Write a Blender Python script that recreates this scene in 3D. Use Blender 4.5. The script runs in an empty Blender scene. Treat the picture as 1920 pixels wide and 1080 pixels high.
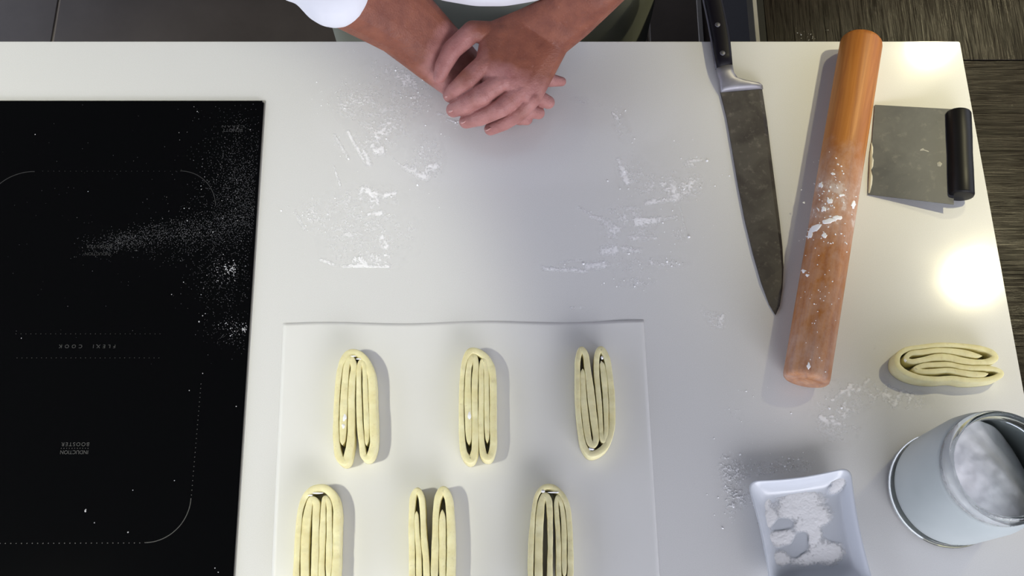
import bpy, bmesh, math, random
import numpy as np
from mathutils import Vector, Matrix
random.seed(7); RNG = np.random.RandomState(11)
R = math.radians
scene = bpy.context.scene
COL = scene.collection

# ------------------------------------------------------------------ camera
F_PX, PITCH, CAM_Z, TOP = 2000.0, R(19.5), 2.3, 0.90
cam_d = bpy.data.cameras.new('camera'); cam = bpy.data.objects.new('camera', cam_d); COL.objects.link(cam)
cam.location = (0, 0, CAM_Z); cam.rotation_euler = (PITCH, 0, 0)
cam_d.sensor_width = 36; cam_d.lens = 36 * F_PX / 1920; cam_d.clip_start = 0.02
scene.camera = cam
SP, CP = math.sin(PITCH), math.cos(PITCH)

def P(px, py, z=TOP):
    """world point at height z that was measured at (px, py) of the 1920x1080 photograph"""
    a, v = (px - 960) / F_PX, (540 - py) / F_PX
    d = (CAM_Z - z) / (CP - v * SP)
    return Vector((a * d, (SP + v * CP) * d, z))

# ------------------------------------------------------------------ light and exposure
w = bpy.data.worlds.new('world'); scene.world = w; w.use_nodes = True
bg = w.node_tree.nodes['Background']; bg.inputs[0].default_value = (0.80, 0.84, 1.0, 1); bg.inputs[1].default_value = 1.75
scene.view_settings.view_transform = 'Standard'
scene.view_settings.look = 'None'
scene.view_settings.gamma = 1
scene.view_settings.use_curve_mapping = False
scene.view_settings.exposure = 0.10
CEIL = 2.62
WARM = (1.0, 0.83, 0.56)

def mirror_spot(px, py, z=TOP):
    """place on the ceiling of a lamp whose reflection in the worktop is seen at (px, py)"""
    p = P(px, py, z); k = (CEIL - z) / (CAM_Z - z)
    return Vector((p.x * (1 + k), p.y * (1 + k), CEIL - 0.02))

def spot(name, loc, target, power, size, blend, col=WARM, rad=0.045):
    l = bpy.data.lights.new(name, 'SPOT'); l.energy = power; l.spot_size = R(size); l.spot_blend = blend
    l.color = col; l.shadow_soft_size = rad
    o = bpy.data.objects.new(name, l); COL.objects.link(o); o.location = loc
    o.rotation_euler = (Vector(target) - Vector(loc)).to_track_quat('-Z', 'Y').to_euler()
    return o
def area(name, loc, target, power, sx, sy, col):
    l = bpy.data.lights.new(name, 'AREA'); l.shape = 'RECTANGLE'; l.size = sx; l.size_y = sy; l.energy = power; l.color = col
    o = bpy.data.objects.new(name, l); COL.objects.link(o); o.location = loc
    o.rotation_euler = (Vector(target) - Vector(loc)).to_track_quat('-Z', 'Y').to_euler()
    return o
LAMP_A = mirror_spot(1822, 520)
LAMP_B = mirror_spot(1742, 84)
LAMP_D = mirror_spot(-260, 215)
LAMP_C = Vector((-1.25, -0.05, CEIL - 0.02))
spot('downlight_beam', LAMP_A, (LAMP_A.x - .55, LAMP_A.y - .34, 0), 104, 54.5, .8, (1, .91, .56), .035)
spot('downlight_beam', LAMP_B, (LAMP_B.x - .45, LAMP_B.y - .9, 0), 66, 60, .8, (1, .91, .56), .04)
spot('downlight_beam', LAMP_D, (LAMP_D.x + .25, LAMP_D.y - .35, 0), 5, 90, .6, (1, .95, .85))
spot('downlight_beam', LAMP_C, (-.86, .22, .9), 126, 50.2, .20, (1, .985, .78), .09)
area('window_light', (1.2, -2.2, 2.35), (0.0, .5, .9), 86, 2.4, 1.5, (.96, .95, 1.0))

# ------------------------------------------------------------------ helpers
def tag(o, label=None, cat=None, group=None, kind=None):
    if label: o['label'] = label
    if cat: o['category'] = cat
    if group: o['group'] = group
    if kind: o['kind'] = kind
    return o
def empty(name, loc=(0, 0, 0), label=None, cat=None, group=None):
    o = bpy.data.objects.new(name, None); COL.objects.link(o); o.location = loc; o.empty_display_size = .02
    return tag(o, label, cat, group)
def link(name, me, mat=None, parent=None, smooth=False):
    o = bpy.data.objects.new(name, me); COL.objects.link(o)
    if mat: me.materials.append(mat)
    if smooth:
        me.polygons.foreach_set('use_smooth', [True] * len(me.polygons)); me.update()
    if parent:
        o.parent = parent
        o.matrix_parent_inverse = Matrix.Translation(-parent.location)
    return o
def from_bm(name, bm, mat=None, parent=None, smooth=False):
    me = bpy.data.meshes.new(name); bmesh.ops.recalc_face_normals(bm, faces=bm.faces[:]); bm.to_mesh(me); bm.free()
    return link(name, me, mat, parent, smooth)
def prism(pts, z0, z1, bevel=0.0, seg=2):
    """polygon (list of (x, y)) extruded between z0 and z1, edges bevelled"""
    bm = bmesh.new()
    a = [bm.verts.new((p[0], p[1], z0)) for p in pts]; b = [bm.verts.new((p[0], p[1], z1)) for p in pts]
    bm.faces.new(a[::-1]); bm.faces.new(b)
    n = len(pts)
    for i in range(n): bm.faces.new((a[i], a[(i + 1) % n], b[(i + 1) % n], b[i]))
    if bevel: bmesh.ops.bevel(bm, geom=bm.edges[:] , offset=bevel, segments=seg, affect='EDGES', clamp_overlap=True)
    return bm
def box(x0, y0, z0, x1, y1, z1, bevel=0.0, seg=2):
    return prism([(x0, y0), (x1, y0), (x1, y1), (x0, y1)], z0, z1, bevel, seg)
def lathe(profile, n=64, center=(0, 0, 0), close=False):
    bm = bmesh.new(); rings = []
    for r, z in profile:
        rings.append([bm.verts.new((center[0] + r * math.cos(2 * math.pi * i / n), center[1] + r * math.sin(2 * math.pi * i / n), center[2] + z)) for i in range(n)])
    m = len(rings)
    for k in range(m if close else m - 1):
        A, B = rings[k], rings[(k + 1) % m]
        for i in range(n): bm.faces.new((A[i], A[(i + 1) % n], B[(i + 1) % n], B[i]))
    if not close:
        bm.faces.new(rings[0][::-1]); bm.faces.new(rings[-1])
    return bm
def grid_mesh(name, V, faces):
    me = bpy.data.meshes.new(name); me.from_pydata([tuple(v) for v in V], [], faces); me.update(); return me

# value noise in numpy (used for flour and dough geometry)
_perm = RNG.rand(256, 256)
def vnoise(x, y):
    xi, yi = np.floor(x).astype(int), np.floor(y).astype(int); fx, fy = x - xi, y - yi
    fx = fx * fx * (3 - 2 * fx); fy = fy * fy * (3 - 2 * fy)
    g = lambda a, b: _perm[a % 256, b % 256]
    return (g(xi, yi) * (1 - fx) + g(xi + 1, yi) * fx) * (1 - fy) + (g(xi, yi + 1) * (1 - fx) + g(xi + 1, yi + 1) * fx) * fy
def fbm(x, y, o=4):
    s, a, t = 0, .5, 0
    for k in range(o):
        s = s + a * vnoise(x * 2 ** k + 17 * k, y * 2 ** k + 31 * k); t += a; a *= .55
    return s / t

# ------------------------------------------------------------------ materials
class NT:
    def __init__(s, name):
        s.m = bpy.data.materials.new(name); s.m.use_nodes = True; s.t = s.m.node_tree; s.n = s.t.nodes
        s.b = s.n['Principled BSDF']; s.out = s.n['Material Output']
    def add(s, typ, **kw):
        nd = s.n.new(typ)
        for k, v in kw.items():
            if k in nd.inputs: nd.inputs[k].default_value = v
            else: setattr(nd, k, v)
        return nd
    def l(s, a, b): s.t.links.new(a, b)
    def coord(s, scale=(1, 1, 1), rot=(0, 0, 0)):
        tc = s.add('ShaderNodeTexCoord'); mp = s.add('ShaderNodeMapping'); mp.inputs['Scale'].default_value = scale; mp.inputs['Rotation'].default_value = rot
        s.l(tc.outputs['Object'], mp.inputs['Vector']); return mp.outputs[0]
    def noise(s, vec, scale, detail=4, rough=.55, dist=0):
        nz = s.add('ShaderNodeTexNoise'); nz.inputs['Scale'].default_value = scale; nz.inputs['Detail'].default_value = detail
        nz.inputs['Roughness'].default_value = rough; nz.inputs['Distortion'].default_value = dist; s.l(vec, nz.inputs['Vector']); return nz.outputs['Fac']
    def ramp(s, fac, stops):
        r = s.add('ShaderNodeValToRGB'); e = r.color_ramp.elements
        while len(e) < len(stops): e.new(.5)
        for i, (p, c) in enumerate(stops): e[i].position = p; e[i].color = (*c, 1) if len(c) == 3 else c
        s.l(fac, r.inputs[0]); return r.outputs[0]
    def mix(s, fac, a, b, mode='MIX'):
        m = s.add('ShaderNodeMix', data_type='RGBA', blend_type=mode)
        for sock, v in ((m.inputs[0], fac), (m.inputs[6], a), (m.inputs[7], b)):
            if hasattr(v, 'links'): s.l(v, sock)
            elif isinstance(v, (int, float)): sock.default_value = v
            else: sock.default_value = (*v, 1)
        return m.outputs[2]
    def bump(s, fac, strength, dist):
        b = s.add('ShaderNodeBump'); b.inputs['Strength'].default_value = strength; b.inputs['Distance'].default_value = dist
        s.l(fac, b.inputs['Height']); s.l(b.outputs[0], s.b.inputs['Normal'])
    def set(s, **kw):
        for k, v in kw.items():
            k = k.replace('_', ' ')
            i = s.b.inputs[k]
            if hasattr(v, 'links'): s.l(v, i)
            else: i.default_value = (*v, 1) if isinstance(v, tuple) and len(v) == 3 else v
        return s.m

def plain(name, col, rough=.5, metal=0, **kw):
    t = NT(name); v = t.noise(t.coord(), 9, 3)
    c = t.ramp(v, [(.3, tuple(x * .93 for x in col)), (.7, col)])
    return t.set(Base_Color=c, Roughness=rough, Metallic=metal, **kw)

def m_counter():
    t = NT('white_quartz'); v = t.coord()
    a = t.noise(v, 900, 2); b = t.noise(v, 3.5, 3)
    c = t.ramp(a, [(.3, (.655, .655, .645)), (.6, (.70, .70, .69))])
    c = t.mix(t.ramp(b, [(.35, (0, 0, 0)), (.7, (.25, .25, .25))]), c, (.67, .67, .665))
    r = t.ramp(t.noise(v, 14, 4), [(.3, (.085,) * 3), (.7, (.105,) * 3)])
    return t.set(Base_Color=c, Roughness=r, IOR=1.5, Specular_IOR_Level=.26)
M = {}
M['counter'] = m_counter()
M['cabinet'] = plain('cabinet_white', (.55, .55, .53), .4)
def m_floor():
    t = NT('floor_tile'); v = t.coord()
    c = t.ramp(t.noise(v, 5, 6, .6), [(.3, (.052, .042, .035)), (.7, (.075, .062, .053))])
    t.bump(t.noise(v, 60, 3), .2, .001)
    return t.set(Base_Color=c, Roughness=.38)
M['tile'] = m_floor()
M['grout'] = plain('grout', (.34, .30, .25), .85)
M['trimmetal'] = plain('brushed_strip', (.26, .25, .235), .5, .2)
def m_wood(name, along):
    t = NT(name)
    sc = (4, 150, 40) if along == 'x' else (150, 4, 40)
    v = t.coord(sc); v2 = t.coord((1.5, 30, 10) if along == 'x' else (30, 1.5, 10))
    g = t.noise(v, 3.4, 7, .68, 1.1); h = t.noise(v2, 2, 3)
    c = t.ramp(g, [(.36, (.003, .0024, .002)), (.5, (.009, .0068, .0054)), (.66, (.026, .019, .0145))])
    c = t.mix(t.ramp(h, [(.35, (0, 0, 0)), (.7, (.55,) * 3)]), c, (.018, .013, .010))
    t.bump(g, .3, .0007)
    return t.set(Base_Color=c, Roughness=t.ramp(g, [(.3, (.34,) * 3), (.65, (.22,) * 3)]), IOR=1.5, Specular_IOR_Level=t.ramp(g, [(.38, (.01,) * 3), (.62, (.11,) * 3)]))
M['wood_y'] = m_wood('wenge_lengthwise', 'y'); M['wood_x'] = m_wood('wenge_crosswise', 'x')
M['glass_black'] = NT('black_ceramic_glass').set(Base_Color=(.0016, .0017, .002), Roughness=.06, IOR=1.38)
M['print'] = NT('hob_print').set(Base_Color=(.030, .030, .032), Roughness=.6)
M['print_dim'] = NT('hob_print_faint').set(Base_Color=(.010, .010, .011), Roughness=.6)
def m_flour(alpha=True):
    t = NT('flour' if alpha else 'flour_solid'); v = t.coord()
    n = t.noise(v, 700, 3)
    t.bump(n, .3, .0004)
    if alpha:
        at = t.add('ShaderNodeAttribute', attribute_name='cover')
        t.l(at.outputs['Fac'], t.b.inputs['Alpha'])
    return t.set(Base_Color=(.90, .90, .91), Roughness=.95, Specular_IOR_Level=.1)
M['flour'] = m_flour(); M['flour_solid'] = m_flour(False)
M['fleck'] = NT('flour_fleck').set(Base_Color=(.42, .42, .44), Roughness=.95, Specular_IOR_Level=.1)
M['dust'] = NT('flour_dust_fine').set(Base_Color=(.085, .085, .092), Roughness=.95, Specular_IOR_Level=.1)
def m_dough():
    t = NT('puff_dough'); v = t.coord()
    a = t.noise(v, 60, 4); b = t.noise(v, 260, 3, .5, .4)
    c = t.ramp(a, [(.3, (.74, .67, .36)), (.7, (.82, .775, .48))])
    c = t.mix(t.ramp(b, [(.60, (0, 0, 0)), (.72, (.35,) * 3)]), c, (.60, .50, .30))
    t.bump(t.noise(v, 330, 4), .22, .0012)
    t.set(Base_Color=c, Roughness=.62, Specular_IOR_Level=.3)
    t.b.inputs['Subsurface Weight'].default_value = .12; t.b.inputs['Subsurface Radius'].default_value = (.006, .004, .002)
    return t.m
M['dough'] = m_dough()
def m_parch():
    t = NT('parchment'); v = t.coord()
    t.bump(t.noise(v, 7, 4), .25, .004)
    return t.set(Base_Color=(.73, .73, .715), Roughness=.42, Specular_IOR_Level=.35)
M['parch'] = m_parch()
def m_pin():
    t = NT('beech_rolling_pin'); v = t.coord((26, 26, 1.1)); g = t.noise(v, 3.2, 6, .6, .7)
    v2 = t.coord((7, 7, 1.7)); h = t.noise(v2, 2.2, 3, .5, 1.6)
    c = t.ramp(g, [(.3, (.24, .068, .010)), (.5, (.38, .135, .022)), (.72, (.50, .205, .042))])
    c = t.mix(t.ramp(h, [(.45, (0, 0, 0)), (.56, (.45,) * 3), (.6, (.1,) * 3)]), c, (.26, .08, .014))
    # flour dusting that clings to the middle and the near end
    tc = t.add('ShaderNodeTexCoord'); sep = t.add('ShaderNodeSeparateXYZ'); t.l(tc.outputs['Object'], sep.inputs[0])
    band = t.ramp(sep.outputs[2], [(0, (0, 0, 0)), (1, (0, 0, 0))])
    mr = t.add('ShaderNodeMapRange'); mr.inputs[1].default_value = -.27; mr.inputs[2].default_value = .27
    t.l(sep.outputs[2], mr.inputs[0])
    prof = t.ramp(mr.outputs[0], [(0, (.46,) * 3), (.18, (.38,) * 3), (.34, (.36,) * 3), (.45, (.60,) * 3), (.56, (.50,) * 3), (.66, (.26,) * 3), (.74, (.04,) * 3), (1, (0, 0, 0))])
    dn = t.noise(t.coord((1, 1, .8)), 48, 8, .72)
    mul = t.add('ShaderNodeMath', operation='MULTIPLY'); t.l(prof, mul.inputs[0]); t.l(dn, mul.inputs[1])
    dust = t.ramp(mul.outputs[0], [(.13, (0, 0, 0)), (.22, (.22,) * 3), (.30, (.42,) * 3), (.34, (.85,) * 3)])
    c = t.mix(dust, c, (.62, .53, .48))
    t.bump(g, .12, .0008)
    return t.set(Base_Color=c, Roughness=t.ramp(dust, [(0, (.48,) * 3), (.4, (.8,) * 3)]), IOR=1.45)
M['pin'] = m_pin()
def m_blade(name, dark, light, metal=.85, rough=.33, sc=22):
    t = NT(name); v = t.coord()
    a = t.noise(v, sc, 5, .55, .6); b = t.noise(v, sc * 6, 5, .6)
    c = t.ramp(a, [(.35, dark), (.68, light)])
    c = t.mix(t.ramp(b, [(.56, (0, 0, 0)), (.75, (.12,) * 3)]), c, (.55, .52, .48))
    r = t.ramp(a, [(.3, (rough,) * 3), (.7, (rough + .22,) * 3)])
    t.bump(b, .06, .0005)
    return t.set(Base_Color=c, Roughness=r, Metallic=metal)
M['knife'] = m_blade('knife_steel', (.034, .030, .035), (.088, .082, .078), .5, .42)
M['scraper'] = m_blade('scraper_steel', (.088, .091, .104), (.145, .148, .155), .55, .42, 14)
M['bolster'] = m_blade('bolster_steel', (.25, .245, .28), (.33, .33, .37), .6, .35)
M['rivet'] = NT('rivet_steel').set(Base_Color=(.13, .13, .15), Roughness=.45, Metallic=.7)
M['black'] = plain('black_plastic', (.007, .007, .008), .42, 0, Specular_IOR_Level=.22)
M['handle'] = plain('black_knife_handle', (.005, .0042, .008), .42, 0, Specular_IOR_Level=.16)
M['porcelain'] = NT('porcelain').set(Base_Color=(.60, .63, .68), Roughness=.24, IOR=1.45)
def m_glass():
    t = NT('jar_glass'); v = t.coord()
    return t.set(Base_Color=(.90, .95, .94), Roughness=.04, Transmission_Weight=1.0, IOR=1.35)
M['glass'] = m_glass()
def m_film():
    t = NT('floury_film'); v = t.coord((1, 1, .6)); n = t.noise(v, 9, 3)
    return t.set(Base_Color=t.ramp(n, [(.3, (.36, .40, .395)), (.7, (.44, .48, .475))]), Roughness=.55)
M['film'] = m_film()
def m_skin():
    t = NT('skin'); v = t.coord()
    at = t.add('ShaderNodeAttribute', attribute_name='tan')
    a = t.noise(v, 42, 5, .6); b = t.noise(v, 260, 4, .6)
    tan = t.ramp(a, [(.3, (.175, .054, .034)), (.7, (.275, .095, .054))])
    pink = t.ramp(a, [(.3, (.35, .145, .130)), (.7, (.47, .225, .20))])
    c = t.mix(at.outputs['Fac'], pink, tan)
    c = t.mix(t.ramp(b, [(.62, (0, 0, 0)), (.8, (.22,) * 3)]), c, (.62, .40, .34))
    vo = t.add('ShaderNodeTexVoronoi'); vo.inputs['Scale'].default_value = 420; t.l(v, vo.inputs['Vector'])
    ad = t.add('ShaderNodeMath', operation='ADD'); t.l(a, ad.inputs[0])
    mu = t.add('ShaderNodeMath', operation='MULTIPLY'); mu.inputs[1].default_value = .18; t.l(vo.outputs['Distance'], mu.inputs[0]); t.l(mu.outputs[0], ad.inputs[1])
    t.bump(ad.outputs[0], .55, .0035)
    t.set(Base_Color=c, Roughness=.5, Specular_IOR_Level=.35)
    t.b.inputs['Subsurface Weight'].default_value = .12; t.b.inputs['Subsurface Radius'].default_value = (.010, .004, .002)
    return t.m
M['skin'] = m_skin()
M['nail'] = NT('nail').set(Base_Color=(.62, .36, .32), Roughness=.35)
M['jacket'] = plain('white_cotton', (.80, .81, .86), .85)
M['apron'] = plain('grey_green_apron', (.24, .255, .22), .9)
M['trousers'] = plain('dark_trousers', (.03, .03, .035), .9)
M['hair'] = plain('short_brown_hair', (.05, .035, .025), .7)
M['eye'] = plain('eye_white', (.7, .7, .68), .2)
M['iris'] = plain('iris_dark', (.03, .02, .015), .2)
M['shoe'] = plain('shoe_black', (.012, .012, .012), .5)
M['wall'] = plain('wall_paint', (.16, .15, .14), .9)
M['ceil'] = plain('ceiling_paint', (.05, .05, .05), .95)
e_ = NT('lamp_glow'); e_.b.inputs['Emission Color'].default_value = (1, .86, .6, 1); e_.b.inputs['Emission Strength'].default_value = 6; M['lampglow'] = e_.m

# ------------------------------------------------------------------ the room
XL, XR, YB, YF = -2.4, 3.0, 3.4, -2.6
from_bm('floor', box(XL, YF, -.06, XR, YB, -.004), M['grout'])
floor = bpy.data.objects['floor']; floor['kind'] = 'structure'
gx0, gx1 = P(104, 40, 0).x, P(1215, 40, 0).x
tw = (gx1 - gx0) / 2; g = .0034
tile_me = {}
ty = 1.46 - tw * .62
for i in range(-2, 4):
    for j in range(-1, 3):
        x0, y0 = gx0 + i * tw, ty + j * tw
        x1, y1 = x0 + tw, y0 + tw
        x0, x1 = max(x0, XL), min(x1, XR)
        if x1 - x0 < .1 or y0 < YF or y1 > YB: continue
        k = round(x1 - x0, 3)
        if k not in tile_me:
            bm = box(g, g, -.02, x1 - x0 - g, tw - g, 0, .0015, 1); me = bpy.data.meshes.new('tile')
            bmesh.ops.recalc_face_normals(bm, faces=bm.faces[:]); bm.to_mesh(me); bm.free(); me.materials.append(M['tile']); tile_me[k] = me
        o = bpy.data.objects.new('tile', tile_me[k]); COL.objects.link(o); o.parent = floor; o.location = (x0, y0, 0)
tag(from_bm('ceiling', box(XL, YF, CEIL, XR, YB, CEIL + .06), M['ceil']), kind='structure')
tag(from_bm('wall_back', box(XL, YB, -.06, XR, YB + .08, CEIL), M['wall']), kind='structure')
# pale threshold strip let into the floor
a, b = P(1307, 10, 0), P(1318, 76, 0)
sx = (a.x + b.x) / 2
tag(from_bm('trim_1', box(sx - .006, .95, -.002, sx + .006, YB - .05, .006, .001, 1), M['trimmetal']), kind='structure')

# ------------------------------------------------------------------ worktops
backY = P(900, 77).y
RT, RB = P(1800, 76), P(1912, 690)
dr = (RB - RT) / (RB.y - RT.y)
yb = -0.35
rb = RT + dr * (yb - RT.y)
LX = -1.9
SL = .020
bm = prism([(LX, yb), (rb.x, yb), (RT.x, backY), (LX, backY)], TOP - SL, TOP, .0016, 2)
ct = from_bm('worktop', bm, M['counter'])
tag(ct, 'glossy white stone worktop slab the dough and tools lie on', 'worktop')
for p in ct.data.polygons: p.use_smooth = False
# base cabinet under the white slab
cb = empty('base_cabinet', (-.5, .3, 0), 'white kitchen base cabinet carrying the white worktop', 'cabinet')
WZ = TOP - SL
from_bm('carcass', box(LX + .02, yb + .04, .1, .40, backY - .03, WZ), M['cabinet'], cb)
from_bm('plinth', box(LX + .04, yb + .09, 0, .38, backY - .08, .1), M['black'], cb)
n = 4; ww = (.40 - LX - .02) / n
for k in range(n):
    x0 = LX + .02 + k * ww
    d = from_bm('door', box(x0 + .002, backY - .03, .105, x0 + ww - .002, backY - .012, WZ - .004, .0015, 1), M['cabinet'], cb)
    from_bm('door_handle', box(x0 + ww * .3, backY - .012, .80, x0 + ww * .7, backY - .004, .812, .001, 1), M['trimmetal'], d)
# dark wooden boards beyond and beside the white slab
wx0 = P(1421, 40, WZ).x
seam = P(1860, 113, WZ).y
wa = empty('wood_board', (1.1, seam + .3, WZ), 'dark wenge wooden board beyond the worktop top edge, grain running lengthwise', 'worktop')
from_bm('board', box(wx0 + .012, seam + .0008, WZ - .035, 2.3, seam + .86, WZ, .0006, 1), M['wood_y'], wa)
from_bm('edge_strip', box(wx0 - .006, backY + .004, WZ - .035, wx0 + .0005, seam + .86, WZ + .001, .0006, 1), M['trimmetal'], wa)
from_bm('edge_band', box(wx0 + .001, backY - .02, WZ - .035, wx0 + .0115, seam + .86, WZ - .001), M['black'], wa)
wb = empty('wood_board', (1.1, .3, WZ), 'dark wenge wooden board right of the white worktop, grain running sideways', 'worktop')
from_bm('board', box(.46, -.5, WZ - .035, 2.3, seam - .0008, WZ, .0006, 1), M['wood_x'], wb)
cb2 = empty('base_cabinet', (1.3, .5, 0), 'dark kitchen base cabinet carrying the wenge boards', 'cabinet')
from_bm('carcass', box(.50, -.45, .1, 2.28, seam + .82, WZ - .035), M['trousers'], cb2)
from_bm('plinth', box(.55, -.40, 0, 2.25, seam + .77, .1), M['black'], cb2)

# ------------------------------------------------------------------ hob
HZ = TOP + .004
A1, A2 = P(494.5, 188.5, HZ), P(437, 1080, HZ)
dh = (A2 - A1) / (A2.y - A1.y); hb = A1 + dh * (.02 - A1.y)
hob = empty('induction_hob', (-.8, .4, TOP), 'black glass induction hob set in the white worktop, flour dust on its right side', 'hob')
hl = -1.25
bm = prism([(hl, hb.y), (hb.x, hb.y), (A1.x, A1.y), (hl, A1.y)], TOP + .0002, HZ, 0)
ed = [e for e in bm.edges if abs(e.verts[0].co.z - e.verts[1].co.z) > .003]
bmesh.ops.bevel(bm, geom=ed, offset=.003, segments=3, affect='EDGES')
ed = [e for e in bm.edges if e.verts[0].co.z > HZ - 1e-5 and e.verts[1].co.z > HZ - 1e-5]
bmesh.ops.bevel(bm, geom=ed, offset=.0008, segments=2, affect='EDGES')
from_bm('glass_plate', bm, M['glass_black'], hob)
seal = prism([(hl - .002, hb.y - .002), (hb.x + .0018, hb.y - .002), (A1.x + .0018, A1.y + .0018), (hl - .002, A1.y + .0018)], TOP, TOP + .0012)
from_bm('seal', seal, plain('hob_seal', (.30, .29, .26), .6), hob)
PZ = HZ + .0001
def flat_strip(bm, pts, wd):
    n = len(pts); prev = None
    for i in range(n):
        t = (pts[min(i + 1, n - 1)] - pts[max(i - 1, 0)]).normalized(); s = Vector((-t.y, t.x, 0)) * wd / 2
        a, b = bm.verts.new(pts[i] + s), bm.verts.new(pts[i] - s)
        if prev: bm.faces.new((prev[0], a, b, prev[1]))
        prev = (a, b)
def arc(p0, c, p1, n=24):   # quadratic-ish quarter ellipse through corner c
    out = []
    for i in range(n + 1):
        th = math.pi / 2 * i / n
        out.append(c + (p0 - c) * (1 - math.sin(th)) + (p1 - c) * (1 - math.cos(th)))
    return out
bm = bmesh.new()
def pp(x, y): return P(x, y, PZ)
flat_strip(bm, arc(pp(338, 320.5), pp(405, 320.5), pp(404, 386)), .0011)
from_bm('zone_outline', bm, M['print_dim'], hob); bm = bmesh.new()
flat_strip(bm, arc(pp(65, 321.5), pp(-25, 321.5), pp(-30, 400)), .0011)
from_bm('zone_outline', bm, M['print_dim'], hob)
bm = bmesh.new()
flat_strip(bm, arc(pp(358, 934), pp(353, 1017.5), pp(271, 1017.5)), .0011)
from_bm('zone_outline', bm, M['print'], hob)
def dots(p, q, nn, r=.0007):
    for i in range(nn):
        c = p.lerp(q, i / (nn - 1))
        vs = [bm.verts.new(c + Vector((r * math.cos(k * math.pi / 3), r * math.sin(k * math.pi / 3), 0))) for k in range(6)]
        bm.faces.new(vs)
bm = bmesh.new()
dots(pp(80, 321), pp(330, 321), 25, .0006)
dots(pp(381, 630), pp(404, 400), 24, .0005)
dots(pp(30, 626), pp(300, 626), 30, .0006); dots(pp(32, 671), pp(298, 671), 30, .0006)
tag(from_bm('dotted_line', bm, M['print_dim'], hob), kind='stuff')
bm = bmesh.new()
dots(pp(377, 720), pp(359, 928), 25, .0007); dots(pp(0, 1019), pp(262, 1018), 27, .0008)
dots(pp(115, 840.5), pp(165, 840.5), 11, .0006)
tag(from_bm('dotted_line', bm, M['print'], hob), kind='stuff')
def text(s, px, py, width_px, height, mat, spacing=1.0):
    c = bpy.data.curves.new('lettering', 'FONT'); c.body = s; c.size = 1; c.align_x = 'CENTER'; c.align_y = 'CENTER'; c.space_character = spacing
    o = bpy.data.objects.new('lettering_src', c); COL.objects.link(o); bpy.context.view_layer.update()
    me = bpy.data.meshes.new_from_object(o.evaluated_get(bpy.context.evaluated_depsgraph_get())); bpy.data.objects.remove(o)
    co = np.array([v.co[:] for v in me.vertices]); mn, mx = co.min(0), co.max(0)
    wm = (pp(px + width_px / 2, py) - pp(px - width_px / 2, py)).length
    ctr = pp(px, py)
    for v in me.vertices:
        x = (v.co.x - (mn[0] + mx[0]) / 2) / (mx[0] - mn[0]) * wm; y = (v.co.y - (mn[1] + mx[1]) / 2) / (mx[1] - mn[1]) * height
        v.co = Vector((ctr.x - x, ctr.y - y, PZ))       # turned half round: it reads from the cook's side
    return link('lettering', me, mat, hob)
text('INDUCTION', 139, 848, 52, .0050, M['print']); text('BOOSTER', 141, 833, 52, .0050, M['print'], 1.3)
text('INDUCTION', 183, 476, 48, .0046, M['print_dim']); text('BOOSTER', 186, 462, 48, .0046, M['print_dim'], 1.3)
text('FLEXI  COOK', 163, 649.5, 106, .0050, M['print'], 1.9)
text('SCHOTT', 436, 244, 38, .0050, M['print']); text('CERAN', 437, 237, 42, .0036, M['print'], 1.3)

def flecks(name, pts, sizes, mat, parent=None, z=HZ, flat=.5):
    """tiny irregular crumbs joined into one mesh"""
    V, Fc = [], []
    for (x, y), s in zip(pts, sizes):
        c = P(x, y, z); b = len(V); a0 = random.random() * 6
        for k in range(5):
            a = a0 + k * 1.2566; rr = s * random.uniform(.7, 1.2)
            V.append((c.x + rr * math.cos(a), c.y + rr * math.sin(a), c.z))
        V.append((c.x, c.y, c.z + s * flat * random.uniform(.8, 1.6)))
        for k in range(5): Fc.append((b + k, b + (k + 1) % 5, b + 5))
        Fc.append((b + 4, b + 3, b + 2, b + 1, b))
    o = link(name, grid_mesh(name, V, Fc), mat, parent); return o
def edge_x(y): return 494 + (y - 189) * (437 - 494) / (1080 - 189) - 4
pts = []
def cloud(n, cx, cy, sx, sy, rot=0):
    out = []
    cr, sr = math.cos(R(rot)), math.sin(R(rot))
    while len(out) < n:
        a, b = random.gauss(0, sx), random.gauss(0, sy)
        x, y = cx + a * cr - b * sr, cy + a * sr + b * cr
        if 2 < x < edge_x(y) and 195 < y < 1078: out.append((x, y))
    return out
for c in [(1500, 455, 370, 38, 50), (1300, 400, 430, 60, 22, -12), (900, 290, 440, 55, 13, -10), (500, 225, 455, 30, 9, -8), (700, 455, 300, 40, 60), (600, 420, 520, 35, 35), (130, 200, 400, 130, 120), (200, 440, 620, 28, 22)]:
    pts += cloud(*c)
d = flecks('flour_dust', pts, [abs(random.gauss(.00028, .00014)) + .00012 for _ in pts], M['dust'])
tag(d, 'fine dusting of flour specks on the right side of the black hob', 'flour', kind='stuff')
pts = cloud(50, 432, 505, 5, 5) + cloud(34, 425, 515, 16, 10) + cloud(30, 457, 617, 2.5, 2) + cloud(30, 440, 614, 12, 8) + cloud(60, 420, 380, 60, 110)
sz = [abs(random.gauss(.0004, .0002)) + .0002 for _ in pts]
for q in [(373, 603), (380, 592), (385, 588), (380, 700), (355, 732), (160, 957), (160, 959), (161, 955), (240, 998), (249, 919), (177, 980), (327, 901), (443, 762), (40, 634), (165, 359), (66, 252), (409, 1073), (403, 1065), (469, 243), (435, 503), (431, 507)]:
    pts.append(q); sz.append(.0012 if q[0] in (373, 160, 240, 435, 431) else .0008)
tag(flecks('flour_specks', pts, sz, M['fleck']), 'brighter crumbs of flour scattered over the black hob', 'flour', kind='stuff')

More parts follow.
